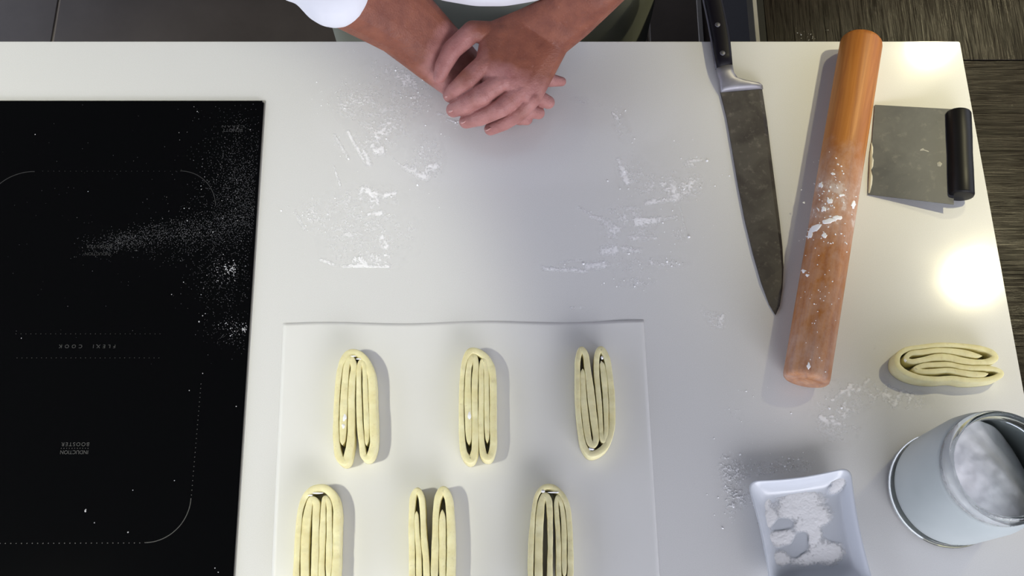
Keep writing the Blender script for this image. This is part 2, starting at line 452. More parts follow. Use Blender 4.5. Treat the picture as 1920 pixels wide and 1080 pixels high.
# ------------------------------------------------------------------ parchment
def parchment():
    c = [P(531, 606), P(1207, 602), P(1237, 1083), P(508, 1100)]
    c[2] = c[1] + (c[2] - c[1]) * 1.25; c[3] = c[0] + (c[3] - c[0]) * 1.25
    nx, ny = 90, 90; V, Fc = [], []
    for j in range(ny + 1):
        for i in range(nx + 1):
            u, v = i / nx, j / ny
            p = (c[0] * (1 - u) + c[1] * u) * (1 - v) + (c[3] * (1 - u) + c[2] * u) * v
            e = min(u, 1 - u, v)
            z = .0002 + .0007 * float(fbm(np.array(u * 5.), np.array(v * 5.), 3)) * min(1, e * 12) + .0012 * math.exp(-((u - .95) / .05) ** 2 - (v / .012) ** 2) * float(vnoise(np.array(u * 9 + 3.), np.array(v * 9.)))
            V.append((p.x, p.y + .0015 * math.sin(u * 14), TOP + z))
    for j in range(ny):
        for i in range(nx):
            a = j * (nx + 1) + i; Fc.append((a, a + nx + 1, a + nx + 2, a + 1))
    o = link('parchment_sheet', grid_mesh('parchment_sheet', V, Fc), M['parch'], None, True)
    md = o.modifiers.new('thickness', 'SOLIDIFY'); md.thickness = .00005; md.offset = 1
    tag(o, 'sheet of white baking parchment under six of the dough folds', 'baking paper')
parchment()
PT = TOP + .0012

# ------------------------------------------------------------------ folded dough
def catmull(pts, step=.0011):
    A = np.array(pts, float); n = len(A); out = []
    for i in range(n - 1):
        p0, p1, p2, p3 = A[max(i - 1, 0)], A[i], A[i + 1], A[min(i + 2, n - 1)]
        L = np.linalg.norm((p2 - p1)[:2]); k = max(2, int(L / step))
        for j in range(k):
            t = j / k
            out.append(.5 * ((2 * p1) + (-p0 + p2) * t + (2 * p0 - 5 * p1 + 4 * p2 - p3) * t * t + (-p0 + 3 * p1 - 3 * p2 + p3) * t ** 3))
    out.append(A[-1]); return np.array(out)
def dough_fold(label, pts, scale, ox, oy, base, h=.024, group=None, shrink=1.0, seed=0):
    zt = base + h; W = []
    for X, Y, wd in pts:
        p = P(ox + X / scale, oy + Y / scale, zt)
        pxm = (P(ox + X / scale + 10, oy + Y / scale, zt) - p).length / 10
        W.append((p.x, p.y, max(.0012, (wd / scale + .25) * pxm * shrink)))
    C = catmull(W); n = len(C)
    T = np.gradient(C[:, :2], axis=0)
    for _ in range(3): T[1:-1] = (T[:-2] + 2 * T[1:-1] + T[2:]) / 4
    T /= np.linalg.norm(T, axis=1)[:, None] + 1e-9
    N = np.stack([-T[:, 1], T[:, 0]], 1)
    V, Fc = [], []
    ring = [(-.50, 0), (-.52, .3), (-.51, .65), (-.505, .91), (-.46, .972), (-.34, .996), (0, 1.006), (.34, .996), (.46, .972), (.505, .91), (.51, .65), (.52, .3), (.50, 0)]
    m = len(ring)
    s = np.arange(n) * .0011 + seed * 3.7
    hj = (fbm(s * 60, s * 0 + seed, 3) - .5) * .0022; wj = 1 + (fbm(s * 90, s * 0 + 9 + seed, 3) - .5) * .14
    for i in range(n):
        endk = min(1, (min(i, n - 1 - i) + .6) / 5) ** .6
        for u, v in ring:
            wv = C[i, 2] * wj[i] * endk
            q = C[i, :2] + N[i] * u * wv
            V.append((q[0], q[1], base + v * (h + hj[i] * v - (1 - endk) * .001)))
    for i in range(n - 1):
        for k in range(m):
            a, b = i * m + k, i * m + (k + 1) % m
            Fc.append((a, b, b + m, a + m))
    Fc.append(tuple(range(m))[::-1]); Fc.append(tuple((n - 1) * m + k for k in range(m)))
    me = grid_mesh('dough_fold', V, Fc)
    o = link('dough_fold', me, M['dough'], None, True)
    bm = bmesh.new(); bm.from_mesh(me); bmesh.ops.recalc_face_normals(bm, faces=bm.faces[:]); bm.to_mesh(me); bm.free()
    return tag(o, label, 'dough', group)
G = 'folded dough pieces laid out on the parchment'
D = {}
D[1] = dough_fold('folded dough piece at parchment upper left, its two lobes gaping at the bottom', [
    (172, 845, 22), (175, 780, 50), (180, 640, 58), (186, 480, 58), (196, 320, 50), (208, 225, 46), (236, 172, 50), (262, 235, 50), (250, 340, 52), (243, 480, 52), (243, 640, 54), (238, 800, 58), (222, 900, 62), (196, 975, 62), (150, 945, 56),
    (128, 850, 50), (122, 700, 44), (129, 500, 44), (142, 330, 42), (170, 200, 46), (225, 130, 54), (300, 135, 54), (365, 205, 58), (400, 320, 60), (408, 500, 62), (415, 700, 64), (415, 840, 58), (385, 935, 56), (340, 930, 50),
    (322, 820, 46), (308, 680, 46), (302, 500, 44), (300, 360, 36), (303, 250, 40), (322, 196, 42), (346, 245, 40), (350, 380, 40), (356, 540, 44), (363, 700, 42), (362, 800, 34), (360, 850, 14)], 4.153, 600, 630, PT, group=G, seed=1)
D[2] = dough_fold('folded dough piece at parchment top middle, both lobes tight side by side', [
    (1160, 842, 16), (1158, 780, 44), (1154, 640, 52), (1150, 480, 52), (1152, 330, 46), (1162, 225, 42), (1192, 153, 52), (1213, 215, 46), (1206, 340, 50), (1204, 480, 50), (1206, 640, 50), (1208, 800, 52), (1203, 900, 54), (1170, 965, 60), (1124, 915, 54),
    (1108, 830, 46), (1102, 700, 42), (1100, 500, 38), (1106, 330, 36), (1124, 200, 40), (1168, 118, 52), (1240, 125, 52), (1310, 190, 56), (1343, 300, 56), (1348, 500, 54), (1348, 700, 56), (1350, 840, 54), (1322, 940, 52), (1276, 925, 50),
    (1258, 820, 44), (1254, 680, 42), (1256, 500, 42), (1256, 360, 38), (1256, 260, 38), (1274, 190, 46), (1294, 260, 40), (1296, 380, 40), (1298, 540, 38), (1300, 700, 38), (1302, 790, 30), (1302, 828, 12)], 4.153, 600, 630, PT, group=G, seed=2)
D[3] = dough_fold('folded dough piece at parchment upper right, its closed end turned to the bottom', [
    (228, 262, 14), (228, 320, 44), (232, 480, 52), (246, 620, 54), (262, 760, 54), (280, 850, 50), (310, 885, 48), (336, 830, 52), (322, 700, 56), (304, 560, 58), (286, 400, 56), (266, 250, 48), (252, 150, 46), (218, 105, 46), (192, 170, 42),
    (187, 300, 38), (188, 460, 38), (196, 620, 36), (212, 760, 36), (236, 880, 42), (290, 952, 50), (370, 930, 54), (430, 860, 52), (462, 740, 52), (466, 600, 52), (460, 440, 50), (444, 300, 48), (424, 180, 48), (380, 105, 52), (346, 150, 44),
    (340, 280, 44), (352, 430, 42), (366, 580, 40), (376, 720, 36), (382, 820, 34), (400, 850, 34), (418, 780, 36), (418, 640, 38), (412, 480, 44), (402, 340, 48), (388, 240, 42), (376, 200, 16)], 4.319, 1040, 630, PT, group=G, seed=3)
D[4] = dough_fold('folded dough piece at parchment lower left, long open gap in its left half', [
    (236, 1200, 30), (232, 1080, 84), (230, 900, 88), (234, 700, 90), (246, 520, 88), (268, 360, 78), (300, 262, 68), (352, 300, 76), (350, 420, 74), (346, 600, 74), (342, 800, 74), (336, 1000, 76), (325, 1180, 84), (250, 1290, 90), (165, 1230, 84),
    (140, 1080, 66), (145, 900, 64), (155, 700, 62), (170, 500, 58), (190, 350, 54), (240, 225, 66), (330, 150, 78), (450, 145, 80), (535, 230, 82), (572, 370, 82), (570, 560, 82), (566, 760, 80), (560, 960, 82), (540, 1150, 86), (480, 1240, 80), (420, 1160, 70),
    (408, 1000, 64), (414, 820, 64), (418, 640, 66), (424, 480, 58), (428, 340, 50), (446, 245, 50), (484, 300, 54), (490, 440, 58), (492, 620, 62), (490, 800, 66), (486, 980, 66), (480, 1120, 40)], 5.647, 530, 890, PT, group=G, seed=4)
D[5] = dough_fold('folded dough piece at parchment lower middle, two lobes spread apart at the top', [
    (1418, 385, 20), (1416, 460, 46), (1422, 620, 54), (1438, 800, 60), (1440, 1000, 60), (1444, 1180, 60), (1480, 1260, 64), (1520, 1180, 66), (1520, 1000, 68), (1512, 850, 66), (1496, 700, 66), (1486, 520, 58), (1478, 340, 60), (1462, 220, 64), (1424, 165, 64), (1380, 230, 64),
    (1366, 400, 64), (1364, 600, 66), (1368, 800, 64), (1368, 1000, 64), (1380, 1200, 66), (1450, 1350, 80), (1590, 1370, 84), (1700, 1320, 84), (1765, 1180, 84), (1778, 1000, 88), (1782, 800, 88), (1780, 600, 84), (1770, 400, 80), (1752, 240, 84), (1700, 160, 84), (1644, 240, 72),
    (1622, 400, 66), (1616, 600, 68), (1612, 800, 76), (1606, 1000, 76), (1610, 1180, 70), (1650, 1240, 66), (1690, 1180, 66), (1690, 1000, 70), (1690, 800, 74), (1690, 620, 72), (1690, 470, 66), (1690, 370, 26)], 5.647, 530, 890, PT, h=.027, group=G, seed=5)
D[6] = dough_fold('folded dough piece at parchment lower right with two long dark slits', [
    (286, 1200, 50), (284, 1060, 84), (284, 900, 84), (286, 740, 84), (290, 600, 84), (298, 440, 84), (314, 300, 76), (350, 218, 66), (392, 270, 66), (404, 400, 62), (408, 560, 56), (410, 740, 52), (406, 920, 56), (402, 1100, 60), (370, 1290, 70), (280, 1330, 80), (215, 1250, 66),
    (200, 1080, 58), (200, 900, 58), (206, 720, 58), (216, 560, 52), (230, 400, 44), (262, 230, 44), (330, 140, 54), (430, 130, 58), (530, 210, 58), (592, 340, 58), (612, 520, 56), (622, 700, 58), (626, 900, 62), (622, 1080, 66), (590, 1220, 70), (530, 1220, 60),
    (502, 1080, 54), (498, 900, 54), (496, 740, 52), (490, 580, 50), (478, 420, 50), (474, 290, 44), (494, 232, 42), (526, 310, 46), (546, 440, 50), (556, 600, 56), (556, 760, 56), (558, 920, 56), (560, 1080, 40)], 5.686, 960, 890, PT, group=G, seed=6)
D[7] = dough_fold('folded dough piece lying crosswise by itself beside the rolling pin', [
    (1385, 322, 24), (1300, 315, 66), (1150, 280, 84), (980, 256, 76), (800, 250, 70), (620, 272, 68), (470, 290, 60), (410, 355, 60), (480, 392, 66), (620, 372, 72), (780, 340, 84), (950, 340, 92), (1120, 378, 88), (1300, 402, 80), (1460, 396, 84), (1552, 345, 86), (1500, 268, 74),
    (1380, 225, 66), (1200, 196, 58), (1000, 180, 56), (800, 182, 60), (600, 205, 60), (420, 235, 62), (310, 310, 70), (292, 420, 76), (350, 500, 78), (450, 560, 78), (600, 606, 76), (800, 622, 76), (1000, 610, 70), (1200, 634, 70), (1400, 630, 66), (1560, 600, 70), (1632, 545, 76), (1560, 496, 60),
    (1430, 480, 64), (1260, 478, 66), (1110, 462, 70), (980, 432, 66), (820, 432, 68), (640, 444, 66), (530, 490, 62), (600, 520, 64), (760, 520, 66), (940, 505, 66), (1090, 530, 72), (1240, 556, 76), (1380, 562, 70), (1462, 552, 34)], 6.857, 1640, 620, TOP + .0004, h=.025, group=None, seed=7)
# bits of flour stuck on top of the dough
def smear(parent, spots, scale, ox, oy, base, h=.024):
    V, Fc = [], []
    for X, Y, rx, ry in spots:
        c = P(ox + X / scale, oy + Y / scale, base + h); k = (P(ox + X / scale + 10, oy + Y / scale, base + h) - c).length / 10 / scale
        n1, n2 = 14, 4; b = len(V); V.append((c.x, c.y, c.z + .0012)); sd = random.random() * 50
        for j in range(1, n2 + 1):
            for i in range(n1):
                a = 2 * math.pi * i / n1; q = j / n2
                rr = q * (.65 + .7 * float(vnoise(np.array(a * 2 + sd), np.array(sd))))
                V.append((c.x + rx * k * rr * math.cos(a), c.y - ry * k * rr * math.sin(a), c.z + .0010 * (1 - q ** 2) + random.uniform(-.0002, .0002) - (.0006 if j == n2 else 0)))
        for i in range(n1): Fc.append((b, b + 1 + i, b + 1 + (i + 1) % n1))
        for j in range(n2 - 1):
            for i in range(n1):
                a0 = b + 1 + j * n1 + i; a1 = b + 1 + j * n1 + (i + 1) % n1
                Fc.append((a0, a0 + n1, a1 + n1, a1))
    me = grid_mesh('flour_smear', V, Fc)
    tag(link('flour_smear', me, M['flour_solid'], parent, True), kind='stuff')
smear(D[1], [(188, 640, 16, 34), (182, 700, 14, 22), (300, 178, 22, 6), (260, 156, 24, 5)], 4.153, 600, 630, PT)
smear(D[2], [(1162, 620, 14, 42)], 4.153, 600, 630, PT)
smear(D[3], [(295, 915, 24, 12), (385, 175, 12, 16)], 4.319, 1040, 630, PT)
smear(D[4], [(370, 195, 60, 9), (290, 218, 30, 8)], 5.647, 530, 890, PT)
smear(D[6], [(330, 175, 22, 14), (450, 190, 70, 8)], 5.686, 960, 890, PT)
smear(D[7], [(395, 380, 18, 26)], 6.857, 1640, 620, TOP, .025)

# ------------------------------------------------------------------ rolling pin
def axis_obj(name, p, q, profile_fn, mat, parent=None, n=64, label=None, cat=None):
    L = (q - p).length; prof = profile_fn(L)
    bm = lathe([(r, z - L / 2) for r, z in prof], n)
    me = bpy.data.meshes.new(name); bmesh.ops.recalc_face_normals(bm, faces=bm.faces[:]); bm.to_mesh(me); bm.free()
    me.materials.append(mat); me.polygons.foreach_set('use_smooth', [True] * len(me.polygons))
    o = bpy.data.objects.new(name, me); COL.objects.link(o)
    o.location = (p + q) / 2; o.rotation_mode = 'QUATERNION'; o.rotation_quaternion = (q - p).to_track_quat('Z', 'X')
    if parent: o.parent = parent; o.matrix_parent_inverse = Matrix.Translation(-parent.location)
    if label: tag(o, label, cat)
    return o
PR = .0305
pa, pb = P(1511, 715, TOP + PR), P(1616, 74, TOP + PR)
def pinprof(L):
    out = [(.0008, .0004), (PR - .006, .0), (PR - .003, .0008), (PR - .0008, .003), (PR, .007)]
    out += [(PR, L * k / 12) for k in range(1, 12)]
    return out + [(PR, L - .010), (PR - .001, L - .005), (PR - .004, L - .001), (PR - .008, L), (.0008, L)]
axis_obj('rolling_pin', pa, pb, pinprof, M['pin'], n=96, label='long solid wooden rolling pin dusted with flour, without handles', cat='rolling pin')

pin_o = bpy.data.objects['rolling_pin']
def on_pin(px, py, lift=0):
    o = Vector((0, 0, CAM_Z)); d = (P(px, py, TOP) - o).normalized(); ax = (pb - pa).normalized()
    w_ = o - pa; dp = d - ax * d.dot(ax); wp = w_ - ax * w_.dot(ax); rr = PR + lift
    A_, B_, C_ = dp.dot(dp), 2 * dp.dot(wp), wp.dot(wp) - rr * rr
    disc = B_ * B_ - 4 * A_ * C_
    return o + d * ((-B_ - math.sqrt(max(disc, 0))) / (2 * A_))
def pin_dabs(spots):
    V, Fc = [], []
    for (cx, cy, rx, ry, ang) in spots:
        n1, n2 = 16, 3; b = len(V); V.append(tuple(on_pin(cx, cy, .0010))); sd = random.random() * 60
        ca, sa = math.cos(R(ang)), math.sin(R(ang))
        for j in range(1, n2 + 1):
            for i in range(n1):
                a = 2 * math.pi * i / n1; q = j / n2 * (.55 + .9 * float(vnoise(np.array(a * 2.2 + sd), np.array(sd))))
                u, v = rx * q * math.cos(a), ry * q * math.sin(a)
                V.append(tuple(on_pin(cx + u * ca - v * sa, cy + u * sa + v * ca, (.0008 if j < n2 else -.0002) + random.uniform(-.0001, .0001))))
        for i in range(n1): Fc.append((b, b + 1 + (i + 1) % n1, b + 1 + i))
        for j in range(n2 - 1):
            for i in range(n1):
                a0 = b + 1 + j * n1 + i; a1 = b + 1 + j * n1 + (i + 1) % n1; Fc.append((a0, a1, a1 + n1, a0 + n1))
    o = link('flour_dabs', grid_mesh('flour_dabs', V, Fc), M['flour_solid']); o.parent = pin_o
    bpy.context.view_layer.update(); o.matrix_parent_inverse = pin_o.matrix_world.inverted(); tag(o, kind='stuff')
pin_dabs([(1528, 428, 15, 6, -32), (1556, 414, 15, 5, -14), (1571, 408, 9, 5, -10), (1519, 438, 5, 10, 10), (1539, 346, 4, 6, 0), (1546, 443, 5, 5, 0), (1556, 377, 6, 5, 0), (1544, 392, 5, 6, 20), (1600, 386, 4, 8, 10), (1507, 508, 5, 4, 0), (1514, 516, 4, 3, 0), (1516, 686, 3, 6, 0), (1562, 326, 5, 2.5, 10), (1578, 366, 6, 2.5, -10)] + [(random.gauss(1555, 22), random.gauss(395, 45), random.uniform(.8, 2.4), random.uniform(.8, 1.8), random.uniform(0, 90)) for _ in range(60)] + [(random.gauss(1530, 20), random.gauss(520, 90), random.uniform(.6, 1.6), random.uniform(.6, 1.4), 0) for _ in range(50)])

# ------------------------------------------------------------------ chef knife
kn = empty('chef_knife', P(1400, 160, TOP), 'large chef knife with black riveted handle and grey blade, beside the rolling pin', 'knife')
BZ = TOP + .0012
outl = [(1351, 172), (1363, 220), (1374, 285), (1385, 350), (1397, 412), (1412, 474), (1428, 530), (1443, 570), (1455, 590), (1463, 572), (1468, 540), (1470, 500), (1468, 462), (1463, 415), (1456, 360), (1447, 290), (1439, 225), (1430, 166)]
top = [P(x, y, BZ + .0032) for x, y in outl]
bm = bmesh.new()
cx = sum((p for p in top), Vector()) / len(top)
# spine on the left stays thick, the cutting edge on the right thins out
ups, dns = [], []
for i, p in enumerate(top):
    right = i >= 9
    tipk = 1 if 7 <= i <= 9 else 0
    ups.append(bm.verts.new((p.x, p.y, BZ + (.0006 if right or tipk else .0032))))
    dns.append(bm.verts.new((p.x, p.y, BZ)))
inner = []
for i in range(9, 18):
    j = 17 - i if False else None
n_ = len(top)
mid = []
for k in range(9):       # bevel line between spine side and edge side
    s, e = top[k], top[17 - k]
    mid.append(bm.verts.new((s.x * .10 + e.x * .90, s.y * .10 + e.y * .90, BZ + (.0031 if k < 7 else .0012))))
for k in range(8):
    bm.faces.new((ups[k], ups[k + 1], mid[k + 1], mid[k])); bm.faces.new((mid[k], mid[k + 1], ups[17 - k - 1], ups[17 - k]))
bm.faces.new((ups[8], ups[9], mid[8]))
bm.faces.new(dns[::-1])
for i in range(n_):
    if i == 17: bm.faces.new((ups[17], mid[0], ups[0], dns[0], dns[17]))
    else: bm.faces.new((ups[i], ups[i + 1], dns[i + 1], dns[i]))
from_bm('blade', bm, M['knife'], kn)
def loft(name, secs, mat, parent, n=20, pw=2.6):
    """secs: list of (left px, right px, y_left, y_right, z_low, z_high) -> superellipse rings"""
    bm = bmesh.new(); rings = []
    for xl, xr, yl, yr, z0, z1 in secs:
        zc = (z0 + z1) / 2; a = P(xl, yl, zc); b = P(xr, yr, zc); c = (a + b) / 2; hx = (b - a) / 2; hz = (z1 - z0) / 2
        rg = []
        for k in range(n):
            t = 2 * math.pi * k / n; co, si = math.cos(t), math.sin(t)
            u = math.copysign(abs(co) ** (2 / pw), co); v = math.copysign(abs(si) ** (2 / pw), si)
            q = c + hx * u; rg.append(bm.verts.new((q.x, q.y, zc + hz * v)))
        rings.append(rg)
    for A_, B_ in zip(rings, rings[1:]):
        for i in range(n): bm.faces.new((A_[i], A_[(i + 1) % n], B_[(i + 1) % n], B_[i]))
    bm.faces.new(rings[0][::-1]); bm.faces.new(rings[-1])
    return from_bm(name, bm, mat, parent, True)
z0 = TOP + .001
loft('bolster', [(1342, 1374, 131, 125, z0 + .001, z0 + .019), (1345, 1376, 142, 138, z0 + .001, z0 + .018), (1348, 1384, 152, 148, z0 + .001, z0 + .016), (1349, 1404, 159, 153, z0 + .0, z0 + .014), (1350, 1424, 165, 156, z0, z0 + .012), (1351, 1430, 170, 160, z0, z0 + .010), (1351, 1431, 174, 167, z0, z0 + .005)], M['bolster'], kn)
hs = [(1341, 1373, 130, 124), (1337, 1371, 108, 102), (1332, 1368, 78, 72), (1326, 1362, 45, 38), (1319, 1355, 12, 7), (1313, 1356, -18, -24), (1306, 1358, -50, -56), (1300, 1362, -80, -84), (1306, 1360, -98, -98), (1320, 1350, -108, -106)]
hz = [(.002, .020), (.001, .022), (.001, .022), (.002, .022), (.002, .021), (.002, .021), (.001, .022), (.001, .022), (.003, .019), (.006, .015)]
loft('handle', [(x + 3, xr, a, b, z0 + l, z0 + h) for (x, xr, a, b), (l, h) in zip(hs, hz)], M['handle'], kn, 24, 3.4)
bmx = bmesh.new()
loft('tang', [(x, x + 7, a, a, z0 + .0085, z0 + .0135) for (x, xr, a, b) in hs[:8]], M['rivet'], kn, 8, 3)
for (rx, ry) in [(1345.5, 46), (1355, 99), (1335, -12)]:
    c = P(rx, ry, z0 + .0222)
    bm = lathe([(.0002, .0012), (.0032, .0011), (.0040, .0006), (.0042, -.004)], 24, (c.x, c.y, c.z - .0006))
    from_bm('rivet', bm, M['rivet'], kn, True)

# ------------------------------------------------------------------ bench scraper
sc = empty('bench_scraper', P(1730, 290, TOP), 'rectangular steel bench scraper with black tube handle, right of the rolling pin', 'scraper')
SR = .0178
s1, s2 = P(1797, 216, TOP + SR), P(1802.5, 366, TOP + SR)
axis = (s2 - s1).normalized(); s1 = s1 - axis * .004; s2 = s2 + axis * .002
def scprof(L):
    return [(.0005, .0), (SR - .0035, 0), (SR - .001, .0008), (SR, .003), (SR, L * .3), (SR * .975, L * .5), (SR, L * .7), (SR, L - .003), (SR - .001, L - .0008), (SR - .0035, L), (.0005, L)]
axis_obj('handle', s1, s2, scprof, M['black'], sc, 48)
zb = TOP + SR
q = [(P(1627, 365, TOP + .0012), P(1640, 197, TOP + .0012)), (P(1788, 384, zb), P(1784, 205, zb))]
bm = bmesh.new()
lo0, lo1 = q[0]; hi0, hi1 = q[1]
t = Vector((0, 0, .0009))
vs = [bm.verts.new(v) for v in (lo0, hi0, hi1, lo1)]; vt = [bm.verts.new(v + t) for v in (lo0, hi0, hi1, lo1)]
bm.faces.new(vs[::-1]); bm.faces.new(vt)
for i in range(4): bm.faces.new((vs[i], vs[(i + 1) % 4], vt[(i + 1) % 4], vt[i]))
from_bm('blade', bm, M['scraper'], sc)
# crust of dried dough on the blade's front edge and smears on its face
def on_blade(px, py):
    # intersection of the picture ray with the blade's plane
    n = (hi0 - lo0).cross(lo1 - lo0).normalized(); o = Vector((0, 0, CAM_Z)); d = P(px, py, TOP) - o
    return o + d * ((lo0 + t - o).dot(n) / d.dot(n))
def crust(name, outline, mat, lift=.0014):
    bm = bmesh.new(); c = Vector()
    pts = [on_blade(*p) for p in outline]
    for p in pts: c += p
    c /= len(pts)
    lo = [bm.verts.new(p) for p in pts]; up = [bm.verts.new(p * .75 + c * .25 + Vector((0, 0, lift * random.uniform(.6, 1.1)))) for p in pts]; ce = bm.verts.new(c + Vector((0, 0, lift)))
    m = len(pts)
    for i in range(m):
        bm.faces.new((lo[i], lo[(i + 1) % m], up[(i + 1) % m], up[i])); bm.faces.new((up[i], up[(i + 1) % m], ce))
    return from_bm(name, bm, mat, sc, True)
M['crust'] = NT('dried_dough').set(Base_Color=(.62, .58, .47), Roughness=.8)
M['smear'] = NT('dull_smear').set(Base_Color=(.36, .355, .33), Roughness=.6)
crust('dough_crust', [(1634, 266), (1637, 276), (1635, 290), (1638, 300), (1637, 312), (1632, 322), (1636, 336), (1635, 346), (1631, 362), (1628, 362), (1629, 330), (1630, 296)], M['crust'], .002)
crust('dough_smear', [(1718, 279), (1730, 275), (1738, 278), (1745, 286), (1735, 287), (1721, 284)], M['smear'], .0008)
crust('dough_smear', [(1755, 305), (1762, 302), (1768, 307), (1764, 314), (1757, 313)], M['smear'], .0008)

# ------------------------------------------------------------------ square dish with flour
DZ = .026
c4 = [P(1402, 903, TOP + DZ), P(1594, 877, TOP + DZ), P(1638, 1098, TOP + DZ), P(1448, 1124, TOP + DZ)]
dc = sum(c4, Vector()) / 4
def dring(scale, z, rad, bow, n=9):
    """rounded square ring following the dish's four corners"""
    cs = [Vector((dc.x + (p.x - dc.x) * scale, dc.y + (p.y - dc.y) * scale, z)) for p in c4]
    out = []
    for i in range(4):
        p, a, b = cs[i], cs[i - 1], cs[(i + 1) % 4]
        u, v = (a - p).normalized(), (b - p).normalized()
        for k in range(n):
            t = k / (n - 1); s = p + u * rad * (1 - t) ** 2 + v * rad * t ** 2
            out.append(s)
        # gently bowed sides
        e0, e1 = p + v * rad, b + (p - b).normalized() * rad
        nrm = ((e0 + e1) / 2 - Vector((dc.x, dc.y, z))).normalized()
        for k in range(1, 12):
            t = k / 12; out.append(e0.lerp(e1, t) + nrm * bow * math.sin(math.pi * t) + Vector((0, 0, -bow * .0)))
    return out
dish = empty('square_dish', (dc.x, dc.y, TOP), 'square white porcelain dish at the picture bottom holding flour', 'dish')
rings = [dring(.60, TOP + .0004, .012, 0), dring(.66, TOP + .0004, .014, 0), dring(.70, TOP + .004, .016, 0), dring(.90, TOP + .016, .015, -.002), dring(.985, TOP + .0245, .013, -.003), dring(1.0, TOP + DZ - .0002, .012, -.003), dring(.99, TOP + DZ + .0004, .012, -.003), dring(.965, TOP + DZ - .0006, .012, -.003), dring(.90, TOP + .0195, .015, -.002), dring(.80, TOP + .0105, .018, 0), dring(.72, TOP + .0062, .020, 0), dring(.60, TOP + .0050, .020, 0), dring(.3, TOP + .0048, .010, 0)]
bm = bmesh.new(); rv = [[bm.verts.new(v) for v in r] for r in rings]; m = len(rv[0])
for A_, B_ in zip(rv, rv[1:]):
    for i in range(m): bm.faces.new((A_[i], A_[(i + 1) % m], B_[(i + 1) % m], B_[i]))
bm.faces.new(rv[0][::-1]); bm.faces.new(rv[-1])
from_bm('dish_body', bm, M['porcelain'], dish, True)

# ------------------------------------------------------------------ flour lying on surfaces
def seg(X, Y, x0, y0, x1, y1, wd, amp):
    dx, dy = x1 - x0, y1 - y0; L = dx * dx + dy * dy + 1e-9
    t = np.clip(((X - x0) * dx + (Y - y0) * dy) / L, 0, 1)
    d = np.hypot(X - x0 - t * dx, Y - y0 - t * dy)
    return amp * np.exp(-(d / (wd * 1.5)) ** 2)
def blob(X, Y, cx, cy, rx, ry, amp, rot=0):
    c, s = math.cos(R(rot)), math.sin(R(rot)); a, b = (X - cx) * c + (Y - cy) * s, -(X - cx) * s + (Y - cy) * c
    return amp * np.exp(-((a / rx) ** 2 + (b / ry) ** 2))
def flour_field(name, label, x0, y0, x1, y1, items, step=1.0, zfun=None, hmax=.00045, seed=0, film=.3, freq=.11, parent=None, cut=None, mat=None, thr=.12, cmax=.9, sx=.9, sy=1.1, solid=False):
    xs, ys = np.arange(x0, x1 + step, step), np.arange(y0, y1 + step, step)
    X, Y = np.meshgrid(xs, ys)
    hard = np.zeros_like(X); soft = np.zeros_like(X)
    for it in items:
        if it[0] == 's': hard = np.maximum(hard, seg(X + 4 * (fbm(X * .08 + 5, Y * .08 + seed) - .5), Y + 4 * (fbm(X * .08 + 50, Y * .08) - .5), *it[1:]))
        elif it[0] == 'b': soft = soft + blob(X, Y, *it[1:])
        elif it[0] == 'p': hard = np.maximum(hard, np.clip(blob(X, Y, *it[1:]), 0, 1.2))
        elif it[0] == 'x': soft = soft - blob(X, Y, *it[1:]); hard = hard - blob(X, Y, *it[1:])
    n1 = fbm(X * freq * sx + seed, Y * freq * sy + seed * 2, 5); n2 = fbm(X * freq * 3 + 9 + seed, Y * freq * 3.4, 3)
    clump = np.clip((n1 * .6 + n2 * .4 - .47) * 5, 0, 1)
    h = soft * clump * 1.0 + np.clip(hard, 0, 2) * (.25 + 1.0 * n2)
    if solid: h = hard * (.8 + .5 * (n1 - .5) + .5 * (n2 - .5))
    cover = np.clip((h - thr) * 1.6, 0, 1) * cmax + np.clip(soft, 0, 1) * film * (.35 + .65 * n1)
    # fade at the window border
    fe = np.clip(np.minimum(np.minimum(X - x0, x1 - X), np.minimum(Y - y0, y1 - Y)) / 8, 0, 1)
    cover = np.clip(cover * fe, 0, 1)
    if cut is not None: cover *= cut(X, Y)
    hz = np.clip(h - thr * .6, 0, 1.6) * hmax * fe + .0001
    keep = cover > .035
    zb = TOP if zfun is None else zfun
    # picture grid -> world plane
    base = TOP if zfun is None else zfun[0]
    A_, Vv = (X - 960) / F_PX, (540 - Y) / F_PX
    d = (CAM_Z - base) / (CP - Vv * SP); WX, WY = A_ * d, (SP + Vv * CP) * d
    Z = base + hz
    if zfun is not None: Z = Z + zfun[1](X, Y)
    idx = -np.ones(X.shape, int)
    cell = keep[:-1, :-1] | keep[1:, :-1] | keep[:-1, 1:] | keep[1:, 1:]
    need = np.zeros(X.shape, bool); need[:-1, :-1] |= cell; need[1:, :-1] |= cell; need[:-1, 1:] |= cell; need[1:, 1:] |= cell
    idx[need] = np.arange(need.sum())
    V = np.stack([WX[need], WY[need], Z[need]], 1)
    j, i = np.nonzero(cell)
    Fc = np.stack([idx[j, i], idx[j + 1, i], idx[j + 1, i + 1], idx[j, i + 1]], 1)
    me = bpy.data.meshes.new(name); me.vertices.add(len(V)); me.vertices.foreach_set('co', V.ravel())
    me.loops.add(len(Fc) * 4); me.loops.foreach_set('vertex_index', Fc.ravel().astype(np.int32))
    me.polygons.add(len(Fc)); me.polygons.foreach_set('loop_start', np.arange(0, len(Fc) * 4, 4, dtype=np.int32)); me.polygons.foreach_set('loop_total', np.full(len(Fc), 4, np.int32))
    me.update(calc_edges=True); me.validate()
    at = me.attributes.new('cover', 'FLOAT', 'POINT'); at.data.foreach_set('value', cover[need].astype(np.float32))
    o = link(name, me, mat or M['flour'], parent, True)
    if label: tag(o, label, 'flour', kind='stuff')
    else: tag(o, kind='stuff')
    return o
